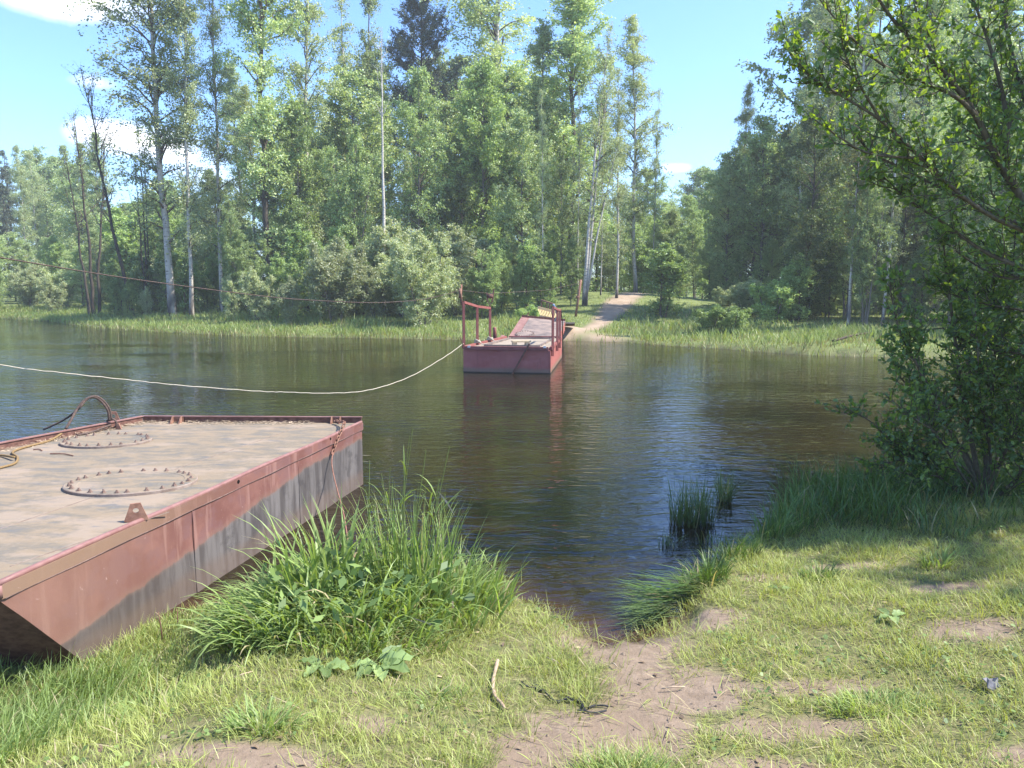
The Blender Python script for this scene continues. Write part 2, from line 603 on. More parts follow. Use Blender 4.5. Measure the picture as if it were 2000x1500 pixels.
nf = N('ferry_paint')
pos = nf.coord()
g1 = nf.noise(nf.coord('Object'), 2.0, 5, .6)
g2 = nf.noise(nf.coord('Object', (5, 5, .8)), 2.5, 4, .6)
sz = nf.node('ShaderNodeSeparateXYZ')
nf.put(sz.inputs[0], pos)
fc = nf.mix(nf.ramp(g1, .3, .7), (.32, .095, .08), (.39, .135, .115))
fc = nf.mix(nf.math('MULTIPLY', nf.ramp(g2, .55, .75), .4), fc, (.20, .065, .06))
wl_ = nf.ramp(nf.math('ADD', sz.outputs[2], nf.math('MULTIPLY_ADD', g1, -.08, .04)), .17, .07)
fc = nf.mix(nf.math('MULTIPLY', wl_, .85), fc, (.22, .15, .105))
wl2 = nf.ramp(sz.outputs[2], .035, .02)
fc = nf.mix(wl2, fc, (.03, .025, .02))
M['ferry'] = nf.bsdf(fc, .5, .35, 0, nf.bump(g1, .25, .05))
M['ferry_rail'] = simple('ferry_rail_paint', (.21, .068, .06), (.28, .10, .085), 9, .6, .3, .2, .006)
M['ferry_deck'] = simple('ferry_deck_dust', (.24, .195, .15), (.34, .29, .235), 7, .9, .1, .4, .01)
M['ramp_plate'] = simple('ramp_plate', (.12, .10, .095), (.27, .205, .17), 2.6, .8, .2, .2, .01)
M['wood'] = simple('weathered_plank', (.40, .31, .2), (.53, .43, .29), 9, .8, .15, .4, .006, 'Object', (1, 6, 6))
M['wood_yellow'] = simple('yellow_plank', (.66, .47, .22), (.76, .58, .31), 9, .7, .2, .3, .004, 'Object', (1, 6, 6))
M['blue_pipe'] = simple('blue_plastic', (.16, .26, .36), (.22, .33, .43), 9, .5, .4, .1, .004)
M['white_paint'] = simple('chalky_paint', (.6, .56, .52), (.72, .68, .64), 20, .8, .2, .2, .004)
M['stick'] = simple('bare_stick', (.30, .21, .15), (.42, .31, .23), 20, .85, .1, .5, .004, 'Object', (1, 1, 1))
M['cord'] = simple('black_cord', (.02, .02, .022), (.045, .045, .05), 40, .7, .3, .4, .002)
M['scrap'] = simple('dark_scrap', (.06, .06, .07), (.14, .14, .16), 30, .6, .4, .3, .004)
M['log'] = simple('grey_log', (.05, .042, .033), (.10, .08, .064), 8, .9, .1, .5, .02, 'Object')
M['bark_piece'] = simple('reddish_bark_piece', (.26, .15, .115), (.40, .25, .195), 30, .85, .1, .5, .006)
M['grit'] = simple('grit', (.13, .10, .075), (.26, .205, .155), 90, .95, .1, .2, .002)
M['stone'] = simple('pale_stone', (.40, .37, .33), (.55, .52, .48), 6, .85, .2, .4, .02)


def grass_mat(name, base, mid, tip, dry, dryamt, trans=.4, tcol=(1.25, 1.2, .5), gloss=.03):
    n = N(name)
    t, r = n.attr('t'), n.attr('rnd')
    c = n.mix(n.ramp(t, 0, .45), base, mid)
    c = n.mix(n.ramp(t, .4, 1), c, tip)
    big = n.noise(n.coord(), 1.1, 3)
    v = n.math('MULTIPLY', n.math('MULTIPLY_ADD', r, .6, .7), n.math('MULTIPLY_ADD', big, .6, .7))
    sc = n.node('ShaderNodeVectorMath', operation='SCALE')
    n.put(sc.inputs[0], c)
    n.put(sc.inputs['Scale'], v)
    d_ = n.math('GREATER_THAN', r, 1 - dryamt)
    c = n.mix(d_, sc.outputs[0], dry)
    d = n.node('ShaderNodeBsdfDiffuse')
    n.put(d.inputs[0], c)
    tr = n.node('ShaderNodeBsdfTranslucent')
    n.put(tr.inputs[0], n.mix(1.0, c, tcol, 'MULTIPLY'))
    m1 = n.node('ShaderNodeMixShader')
    m1.inputs[0].default_value = trans
    n.t.links.new(d.outputs[0], m1.inputs[1])
    n.t.links.new(tr.outputs[0], m1.inputs[2])
    g = n.node('ShaderNodeBsdfGlossy')
    g.inputs['Roughness'].default_value = .45
    m2 = n.node('ShaderNodeMixShader')
    m2.inputs[0].default_value = gloss
    n.t.links.new(m1.outputs[0], m2.inputs[1])
    n.t.links.new(g.outputs[0], m2.inputs[2])
    n.t.links.new(m2.outputs[0], n.out.inputs[0])
    return n.m


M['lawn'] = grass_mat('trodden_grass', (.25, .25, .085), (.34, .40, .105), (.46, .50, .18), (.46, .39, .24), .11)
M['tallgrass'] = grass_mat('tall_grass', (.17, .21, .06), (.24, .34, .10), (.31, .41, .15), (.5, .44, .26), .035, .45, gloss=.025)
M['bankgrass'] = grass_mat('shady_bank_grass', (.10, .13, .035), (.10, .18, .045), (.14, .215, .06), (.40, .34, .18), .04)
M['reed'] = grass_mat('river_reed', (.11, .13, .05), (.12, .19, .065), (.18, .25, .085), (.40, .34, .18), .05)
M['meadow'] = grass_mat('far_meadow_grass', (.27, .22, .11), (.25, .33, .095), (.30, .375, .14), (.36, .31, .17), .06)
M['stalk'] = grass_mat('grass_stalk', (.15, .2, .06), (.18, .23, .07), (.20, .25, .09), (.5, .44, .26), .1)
M['dock'] = leaf_mat('dock_leaf', (.17, .26, .08), (.20, .29, .095), (.23, .32, .12), .35, .03, .08)

# ------------------------------------------------------------------ terrain
NEAR = np.array([(-400, 2), (-60, 4.2), (-8, 4.3), (-4, 4.25), (-2.7, 4.4), (-1.9, 4.9), (-1.3, 5.35), (-.8, 5.5), (-.38, 5.35), (-.05, 5.0), (.13, 4.72), (.41, 4.52),
                 (.52, 4.28), (.74, 4.33), (.96, 4.5), (1.2, 5.0), (1.55, 5.5), (2.15, 6.15), (2.47, 6.85), (2.82, 7.5), (4.3, 7.85), (5.4, 7.9),
                 (8, 8.2), (15, 8.6), (60, 10), (400, 10)], float)
FAR = np.array([(-400, 70), (-60, 62), (-34.4, 51.8), (-28.2, 47.2), (-21.3, 40), (-15.4, 35.5), (-11, 32.9), (-6.4, 31.9), (-2, 30.7), (2, 30.2), (3.4, 29.8),
                (4.4, 29.6), (4.95, 28.4), (7.1, 26.5), (8.3, 24.8), (9.5, 23.7), (11.2, 23.2), (12.9, 22.7), (14.7, 21.9), (24, 19), (60, 17), (400, 17)], float)


def dense(P, step):
    out = []
    for a, b in zip(P[:-1], P[1:]):
        if max(abs(a[0]), abs(b[0])) > 70:
            continue
        n = max(1, int(np.hypot(*(b - a)) / step))
        out += [a + (b - a) * t for t in np.linspace(0, 1, n, endpoint=False)]
    return np.array(out)


NEAR_D, FAR_D = dense(NEAR, .12), dense(FAR, .5)


def pdist(x, y, P, r=None):
    d = np.full(x.shape, 1e9)
    for i in range(0, len(x), 4000):
        dx = x[i:i + 4000, None] - P[None, :, 0]
        dy = y[i:i + 4000, None] - P[None, :, 1]
        d[i:i + 4000] = np.sqrt((dx * dx + dy * dy).min(1))
    return d


def near_s(x, y):  # signed distance, + on our bank
    x, y = np.asarray(x, float), np.asarray(y, float)
    return pdist(x, y, NEAR_D) * np.where(y < np.interp(x, NEAR[:, 0], NEAR[:, 1]), 1, -1)


def far_s(x, y):
    x, y = np.asarray(x, float), np.asarray(y, float)
    return pdist(x, y, FAR_D) * np.where(y > np.interp(x, FAR[:, 0], FAR[:, 1]), 1, -1)


PATH = np.array([(2.2, 30.6), (2.9, 32), (3.9, 34.5), (5.2, 38.5), (6.6, 42.5), (8.6, 46.5), (12, 50), (17, 53)], float)
PATH_D = np.array([PATH[0] + 0 * PATH[0]] + [p for p in spline(np.c_[PATH, np.zeros(len(PATH))], 120)[:, :2]])


def ground_z(x, y):
    x, y = np.atleast_1d(np.asarray(x, float)), np.atleast_1d(np.asarray(y, float))
    sn, sf = near_s(x, y), far_s(x, y)
    lowleft = 1 - .93 * sm(-1.2, -2.1, x) * sm(2.6, 3.6, y)
    steep = .10 + .18 * (1 - sm(.35, .6, np.abs(x - .7)))      # the landing slopes in gently, the rest drops as a small step
    zn = (.015 + .11 * sm(0, steep * 1.2, sn) + .33 * sm(.1, 3.6, sn)) * lowleft
    zn = np.where(sn > 0, zn, np.maximum(-1.2, .012 + sn * .55))
    zn = zn + np.where(sn > .1, .05 * (fbm(x * .9, y * .9, 3) - .5) + .022 * (fbm(x * 5, y * 5, 9, 3) - .5), 0)
    bankstep = sm(5, 9, x) * sm(30, 24, y)
    zf = .03 + (.05 + .16 * bankstep) * sm(0, .5, sf) + .25 * sm(.3, 5, sf) + .45 * sm(3, 14, sf)
    zf = zf + .42 * np.exp(-(((x - 2.0) / 1.3) ** 2 + ((y - 31.6) / 1.6) ** 2)) * sm(0, .9, sf)
    zf = np.where(sf > 0, zf, np.maximum(-1.2, .02 + sf * .4))
    hill = 1.08 * np.exp(-(((x - 5.0) / 8.0) ** 2 + ((y - 44.5) / 7.2) ** 2))
    hill += 3.5 * sm(60, 200, y)
    zf = zf + np.where(sf > 0, hill * sm(.5, 9, sf) + .22 * (fbm(x * .22, y * .22, 5) - .5) * sm(2, 8, sf), 0)
    z = np.where(sn > -1.2, zn, np.where(sf > -3, zf, -1.2))
    return z


def gz(x, y):
    return float(ground_z([x], [y])[0])


def axis(segs):
    out = []
    for a, b, st in segs:
        out += list(np.arange(a, b, st))
    out.append(segs[-1][1])
    return np.array(out)


gx = axis([(-300, -120, 30), (-120, -40, 8), (-40, -8, 1.2), (-8, -4, .25), (-4, 5.5, .05), (5.5, 9, .2), (9, 20, .6), (20, 60, 2.5), (60, 120, 10), (120, 300, 30)])
gy = axis([(-60, -4, 6), (-4, 1.5, .4), (1.5, 8.6, .05), (8.6, 20, .8), (20, 52, .5), (52, 90, 2), (90, 200, 10), (200, 300, 25)])
GX, GY = np.meshgrid(gx, gy)
fx, fy = GX.ravel(), GY.ravel()
fz = ground_z(fx, fy)
nxg, nyg = len(gx), len(gy)
idx = np.arange(nxg * nyg).reshape(nyg, nxg)
GF = np.stack([idx[:-1, :-1], idx[:-1, 1:], idx[1:, 1:], idx[1:, :-1]], -1).reshape(-1, 4)

# bare patches worn into our bank (world x, y, radius x, radius y)
BARE = [(.62, 4.05, .38, .28), (.75, 3.55, .42, .35), (.55, 3.1, .35, .3), (.3, 3.2, .28, .14), (.15, 2.95, .3, .2), (.05, 2.65, .22, .2), (1.15, 3.1, .45, .12), (1.5, 3.5, .4, .10),
        (.95, 2.75, .3, .15), (-1.0, 2.72, .4, .12), (-.75, 2.55, .35, .14), (2.5, 3.95, .3, .16), (1.75, 5.0, .22, .08),
        (2.35, 5.15, .3, .09), (2.7, 4.6, .3, .09), (1.25, 4.4, .2, .14), (-.62, 3.05, .12, .08), (2.1, 2.75, .3, .09)]


def bare_mask(x, y):
    b = np.zeros_like(x)
    for (cx, cy_, rx, ry) in BARE:
        b = np.maximum(b, np.exp(-(((x - cx) / rx) ** 2 + ((y - cy_) / ry) ** 2)))
    b = b * 1.1 + .75 * (fbm(x * 2.3, y * 2.3, 21) - .5) + .35 * (fbm(x * 7, y * 7, 25, 2) - .5)
    return sm(.36, .58, b)


sn_all, sf_all = near_s(fx, fy), far_s(fx, fy)
bare = bare_mask(fx, fy)
attr_grassy = (1 - bare) * sm(.02, .12, sn_all)
pd = pdist(fx, fy, PATH_D)
pw = .28 + .25 * sm(33, 40, fy) + .7 * (fbm(fx * .8, fy * .8, 12) - .5)
attr_path = sm(pw + .35, pw - .25, pd) * (fy > 28)
attr_path = np.maximum(attr_path, .8 * np.exp(-(((fx - 3.6) / .8) ** 2 + ((fy - 30.3) / .9) ** 2)) * (sf_all > -1))
attr_forest = sm(12, 20, fy) * (1 - attr_path)
attr_wet = np.where(fy < 15, sm(.16, .0, sn_all), sm(.5, .05, sf_all) * .8)
ground = add_obj('ground', mesh_np('ground', np.c_[fx, fy, fz], GF, [M['ground']], None,
                                   dict(grassy=attr_grassy, path=attr_path, forest=attr_forest, wet=attr_wet), smooth=True))
tag(ground, 'river banks of worn soil and grass with a sandy path opposite', kind='structure')

# water sheet
wx = axis([(-300, -60, 60), (-60, -6, 6), (-6, 8, .25), (8, 40, 4), (40, 300, 65)])
wy = axis([(2, 9, .2), (9, 80, 3), (80, 140, 20)])
WX, WY = np.meshgrid(wx, wy)
wfx, wfy = WX.ravel(), WY.ravel()
wi = np.arange(len(wfx)).reshape(len(wy), len(wx))
WF = np.stack([wi[:-1, :-1], wi[:-1, 1:], wi[1:, 1:], wi[1:, :-1]], -1).reshape(-1, 4)
shal = sm(-.38, -.02, near_s(wfx, wfy)) * (wfy < 12)
water = add_obj('water', mesh_np('water', np.c_[wfx, wfy, np.zeros(len(wfx))], WF, [M['water']], None, dict(shallow=shal), smooth=True))
tag(water, 'dark brown river with fine ripples reflecting trees and sky', kind='structure')


# ------------------------------------------------------------------ blades (grass, reeds)
def blades(base, h, w, az, lean, curve, nseg, rng, rnd=None, side=None):
    """base (n,3); each blade leaves upward, tilted by lean towards az, curving over by 'curve' radians along its length"""
    n = len(base)
    if side is None:
        side = az + math.pi / 2 + rng.normal(0, .5, n)
    sx_, sy_ = np.cos(side), np.sin(side)
    dx, dy = np.cos(az), np.sin(az)
    P = base.copy()
    Vs = []
    T = []
    for s in range(nseg + 1):
        f = s / nseg
        ww = w * (1 - f ** 1.8) * (.75 + .5 * min(1, f * 4)) if nseg > 2 else w * (1 - .55 * f)
        if s < nseg:
            Vs.append(np.c_[P[:, 0] - sx_ * ww / 2, P[:, 1] - sy_ * ww / 2, P[:, 2]])
            Vs.append(np.c_[P[:, 0] + sx_ * ww / 2, P[:, 1] + sy_ * ww / 2, P[:, 2]])
            T += [f, f]
        else:
            Vs.append(P.copy())
            T += [1.0]
        ang = lean + curve * (f + .5 / nseg) ** 1.6
        st = h / nseg
        P = P + np.c_[dx * np.sin(ang) * st, dy * np.sin(ang) * st, np.cos(ang) * st]
    k = 2 * nseg + 1
    V = np.stack(Vs, 1).reshape(-1, 3)
    fl = []
    for s in range(nseg - 1):
        fl += [(2 * s, 2 * s + 1, 2 * s + 3), (2 * s, 2 * s + 3, 2 * s + 2)]
    fl.append((2 * nseg - 2, 2 * nseg - 1, 2 * nseg))
    F = (np.arange(n)[:, None, None] * k + np.array(fl)[None]).reshape(-1, 3)
    rnd = rng.random(n) if rnd is None else rnd
    return V, F, np.tile(T, n), np.repeat(rnd, k)


def blade_obj(name, parts, mat, parent=None):
    V, F, T, Rn, b = [], [], [], [], 0
    for (v, f, t, r) in parts:
        V.append(v)
        F.append(f + b)
        T.append(t)
        Rn.append(r)
        b += len(v)
    V = np.vstack(V)
    if parent is not None:
        V = V - np.array(parent.location)[None]
    return add_obj(name, mesh_np(name, V, np.vstack(F), [mat], None, dict(t=np.hstack(T), rnd=np.hstack(Rn)), smooth=True), parent)


# ------------------------------------------------------------------ trees
def leaf_quads(c, size, rng, aspect=.55, zb=-.25, norm_up=0.0):
    n = len(c)
    a = rng.normal(0, 1, (n, 3))
    a[:, 2] = a[:, 2] * .8 + zb
    a /= np.linalg.norm(a, axis=1)[:, None]
    q = rng.normal(0, 1, (n, 3))
    if norm_up:
        q[:, 2] *= (1 - norm_up)
    b = q - (q * a).sum(1)[:, None] * a
    b /= np.linalg.norm(b, axis=1)[:, None] + 1e-9
    s = size * rng.uniform(.65, 1.3, n)[:, None]
    V = np.stack([c - a * s * .5, c + b * s * aspect * .5 - a * s * .05, c + a * s * .5, c - b * s * aspect * .5 - a * s * .05], 1).reshape(-1, 3)
    return V, np.arange(4 * n).reshape(-1, 4)


def make_tree(name, seed, h, r0, nb, t0, prof, up, droop, twigs, tl, lpt, ls, lmat, bmat, lean=(0, 0), wob=.012, stems=None, zb=-.25, aspect=.55,
              twigspread=.9, jit=.05, twig_geo=False, t1=.985, skip=None, limb_mat=None, keep=1.0):
    """returns (trunk mesh, branch mesh, crown mesh, h)"""
    rng = np.random.default_rng(seed)
    stems = stems or [(0, 0, lean[0], lean[1], 1.0)]
    TV, TF, BV, BF, LC = [], [], [], [], []
    tb = bb = 0
    for (ox, oy, lx, ly, hf) in stems:
        n = 14
        s = np.linspace(0, 1, n)
        H_ = h * hf
        wv = np.cumsum(rng.normal(0, wob * H_ / n * 3, (n, 2)), 0)
        wv -= wv[0]
        P = np.c_[ox + lx * s ** 1.3 * H_ + wv[:, 0], oy + ly * s ** 1.3 * H_ + wv[:, 1], s * H_ - .15]
        rr = r0 * hf * ((1 - s) ** .85) * (1 + .35 * np.exp(-s * 30)) + .012
        v, f = tube(P, rr, 7)
        TV.append(v)
        TF.append(f + tb)
        tb += len(v)
        m = max(3, int(nb * hf))
        fr = t0 + (t1 - t0) * rng.beta(1.2, .92, m)
        fr[-1] = t1
        for i, q in enumerate(fr):
            t = (q - t0) / (t1 - t0)
            L = prof(t) * rng.uniform(.6, 1.15)
            if L < .08:
                continue
            st = np.array([np.interp(q, s, P[:, k]) for k in range(3)])
            azb = i * 2.39996 + rng.normal(0, .5)
            e = up * rng.uniform(.7, 1.25) + t * .35
            if skip is not None and skip(azb % (2 * math.pi), q):
                continue
            d = np.array([math.cos(azb) * math.cos(e), math.sin(azb) * math.cos(e), math.sin(e)])
            qs = np.linspace(0, 1, 6)
            bp = st[None] + d[None] * (L * qs)[:, None] + np.array([0, 0, -1.])[None] * (droop * L * qs ** 2)[:, None]
            bp[1:] += np.cumsum(rng.normal(0, .035 * L, (5, 3)), 0)
            br = max(.008, np.interp(q, s, rr) * .42) * (1 - .85 * qs) + .005
            v, f = tube(bp, br, 4)
            BV.append(v)
            BF.append(f + bb)
            bb += len(v)
            nt = max(1, int(twigs * (.45 + L / prof(.3)) * rng.uniform(.7, 1.2)))
            qq = rng.uniform(.18, 1, nt) ** .8
            tp = np.stack([np.interp(qq, qs, bp[:, k]) for k in range(3)], 1)
            td = d[None] * .55 + rng.normal(0, twigspread, (nt, 3)) * np.array([1, 1, .75])
            td /= np.linalg.norm(td, axis=1)[:, None]
            td[:, 2] -= droop * .9
            tlen = tl * rng.uniform(.45, 1.2, nt) * (1.1 - .5 * t)
            if twig_geo:
                for k in range(nt):
                    tq = tp[k][None] + td[k][None] * (tlen[k] * np.linspace(0, 1, 4))[:, None] + rng.normal(0, .03 * tlen[k], (4, 3))
                    v, f = tube(tq, np.array([.009, .007, .005, .003]) * twig_geo, 3)
                    BV.append(v)
                    BF.append(f + bb)
                    bb += len(v)
            if lpt > 0:
                lf = rng.uniform(.1, 1, (nt, lpt))
                c = tp[:, None] + td[:, None] * (tlen[:, None] * lf)[..., None]
                c[..., 2] -= droop * .5 * tl * lf ** 2
                c = c.reshape(-1, 3) + rng.normal(0, jit * tl + .03, (nt * lpt, 3))
                LC.append(c)
    trunk = mesh_np(name + '_trunk', np.vstack(TV), np.vstack(TF), [bmat], smooth=True)
    br = mesh_np(name + '_branches', np.vstack(BV), np.vstack(BF), [limb_mat or M['twig']], smooth=True) if BV else None
    crown = None
    if LC:
        C = np.vstack(LC)
        if keep < 1:
            C = C[rng.random(len(C)) < keep]
        V, F = leaf_quads(C, ls, rng, aspect, zb)
        # leaf tint: random per leaf
        crown = mesh_np(name + '_crown', V, F, [lmat], dict(rnd=rng.random(len(C))))
    return trunk, br, crown, h


def column_prof(w, tip=.25, belly=.35):
    def f(t):
        return w * (min(1, .45 + t / belly * .55) if t < belly else max(tip * .6, (1 - ((t - belly) / (1 - belly)) ** 2.7)) + .02)
    return f


def round_prof(w):
    return lambda t: w * (max(.1, 1 - (2 * t - .85) ** 2 * .85))


PT = {}
PT['birch_a'] = make_tree('birch_a', 11, 20, 0.133, 78, .16, column_prof(3.0), .9, .42, 10, 1.15, 35, 0.110, M['birch_leaf'], M['birch_bark'])
PT['birch_b'] = make_tree('birch_b', 12, 20, 0.125, 73, .16, column_prof(2.7), .95, .38, 10, 1.1, 35, 0.107, M['birch_leaf'], M['birch_bark'], lean=(.04, 0))
PT['birch_c'] = make_tree('birch_c', 13, 20, 0.125, 60, .16, column_prof(2.4), .95, .45, 8, 1.15, 31, 0.107, M['birch_leaf'], M['birch_bark'], lean=(-.03, .02))
PT['aspen_a'] = make_tree('aspen_a', 21, 20, 0.133, 92, .15, column_prof(2.9, .25, .35), .95, .25, 12, 1.0, 35, 0.117, M['aspen_leaf'], M['dark_bark'])
PT['aspen_b'] = make_tree('aspen_b', 22, 20, 0.125, 88, .12, column_prof(2.6, .25, .35), 1.0, .22, 12, .95, 35, 0.117, M['aspen_leaf'], M['grey_bark'], lean=(.02, 0))
PT['alder_a'] = make_tree('alder_a', 31, 13, 0.101, 66, .10, column_prof(3.1, .35, .5), .6, .12, 11, .95, 26, 0.135, M['alder_leaf'], M['grey_bark'], wob=.02)
PT['alder_b'] = make_tree('alder_b', 32, 13, 0.094, 40, .12, column_prof(2.6, .35, .5), .65, .12, 10, .9, 23, 0.135, M['alder_leaf'], M['grey_bark'],
                          stems=[(0, 0, .08, .02, 1), (.35, .1, .2, .05, .85), (-.25, .1, -.15, 0, .9)], wob=.02)
PT['leafy_a'] = make_tree('leafy_a', 41, 13, 0.109, 90, .05, column_prof(3.5, .4, .45), .55, .15, 11, 1.0, 28, 0.148, M['aspen_leaf'], M['grey_bark'], wob=.015)
PT['leafy_b'] = make_tree('leafy_b', 42, 13, 0.101, 86, .05, column_prof(3.1, .4, .5), .6, .15, 11, 1.0, 28, 0.148, M['fresh_leaf'], M['grey_bark'], wob=.015)
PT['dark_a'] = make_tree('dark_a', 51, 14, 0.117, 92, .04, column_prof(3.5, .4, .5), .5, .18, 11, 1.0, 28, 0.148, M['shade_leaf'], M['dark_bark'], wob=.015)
PT['bare_a'] = make_tree('bare_a', 61, 12, .10, 16, .35, column_prof(1.9, .5, .5), .95, -.05, 7, .8, 3, .12, M['alder_leaf'], M['dark_bark'], wob=.02, twig_geo=1.0,
                         stems=[(0, 0, .03, .02, 1), (.3, .1, .10, .05, .8), (-.25, .1, -.12, 0, .9)])
PT['bare_b'] = make_tree('bare_b', 62, 14, .11, 26, .35, column_prof(2.3, .5, .5), .95, -.08, 8, .9, 3, .12, M['alder_leaf'], M['dark_bark'], wob=.02, lean=(-.14, 0), twig_geo=1.0)
PT['dead'] = make_tree('dead', 63, 18, .15, 15, .62, column_prof(1.7, .4, .4), 1.0, -.1, 2, .7, 0, .1, M['birch_leaf'], M['birch_bark'], wob=.008, twig_geo=1.4, limb_mat=M['birch_bark'])
PT['pine'] = make_tree('pine', 71, 19, .2, 84, .42, column_prof(2.9, .25, .35), .35, -.12, 15, .8, 20, .24, M['needle'], M['dark_bark'], aspect=.2, zb=.35, jit=.04, twigspread=.7)
PT['spruce'] = make_tree('spruce', 72, 15, .16, 100, .08, lambda t: 2.3 * (1 - t) + .12, .0, .25, 10, .6, 15, .22, M['needle'], M['dark_bark'], aspect=.22, zb=-.3, jit=.05)
PT['willow_a'] = make_tree('willow_a', 81, 4.6, .05, 36, .06, round_prof(1.35), .6, .12, 14, .55, 22, .115, M['willow_leaf'], M['grey_bark'], aspect=.36,
                           stems=[(.1, 0, .12, 0, 1), (-.2, .1, -.22, .1, .92), (.3, -.1, .33, -.1, .86), (0, -.3, .02, -.3, .9), (-.4, 0, -.42, -.05, .72), (.5, 0, .52, .05, .68)], wob=.02)
PT['willow_b'] = make_tree('willow_b', 82, 4.0, .045, 32, .05, round_prof(1.2), .65, .1, 13, .5, 21, .115, M['willow_leaf'], M['grey_bark'], aspect=.36,
                           stems=[(.1, 0, .1, 0, 1), (-.2, .1, -.25, .1, .85), (.25, -.1, .3, -.1, .9), (0, -.3, .02, -.25, .8)], wob=.02)
PT['bush'] = make_tree('bush', 83, 2.2, .03, 24, .05, round_prof(.75), .7, .12, 10, .4, 18, .09, M['fresh_leaf'], M['twig'],
                       stems=[(.1, 0, .15, 0, 1), (-.2, .1, -.35, .1, .85), (.25, -.1, .4, -.1, .8), (0, -.3, .02, -.3, .9)], wob=.02)
PT['sapling'] = make_tree('sapling', 84, 5.5, .05, 50, .08, column_prof(1.35, .3, .4), .7, .1, 10, .5, 17, .115, M['fresh_leaf'], M['twig'],
                          stems=[(0, 0, .03, 0, 1), (.2, .1, .16, 0, .8)])
PT['yellow'] = make_tree('yellow', 85, 11, .09, 40, .4, column_prof(1.3, .3, .5), .75, .15, 8, .7, 12, .13, M['yellow_leaf'], M['birch_bark'])


TREE_N = {'birch': 'birch_tree', 'aspen': 'aspen_tree', 'alder': 'alder_tree', 'leafy': 'leafy_tree', 'dark': 'leafy_tree', 'bare': 'bare_tree', 'dead': 'dead_tree',
          'pine': 'pine_tree', 'spruce': 'spruce_tree', 'willow': 'willow_bush', 'bush': 'leafy_bush', 'sapling': 'young_tree', 'yellow': 'birch_tree', 'leaning': 'birch_tree'}


def plant(kind, x, y, hh, label, group=None, wf=1.0, rz=None, cat=None, rr=random.Random(5)):
    trunk, br, crown, h0 = PT[kind]
    base = TREE_N[kind.split('_')[0]]
    if rz is None:
        rz = rr.uniform(0, 6.28)
    o = empty(base, (x, y, gz(x, y)), label, cat or ('bush' if 'bush' in base else 'tree'), group, rz)
    s = hh / h0
    o.scale = (s * wf, s * wf, s)
    add_obj('trunk' if 'bush' not in base else 'stems', trunk, o)
    if br:
        add_obj('branches', br, o)['kind'] = 'stuff'
    if crown:
        add_obj('crown', crown, o)['kind'] = 'stuff'
    return o


def tree_px(kind, px, top, Y, label, wf=1.0, rz=None, group=None, cat=None):
    x = (px - 1000) / 1500.0 * Y
    ztop = CAM_H + (560.5 - top) / 1500.0 * Y
    return plant(kind, x, Y, ztop - gz(x, Y), label, group, wf, rz, cat)


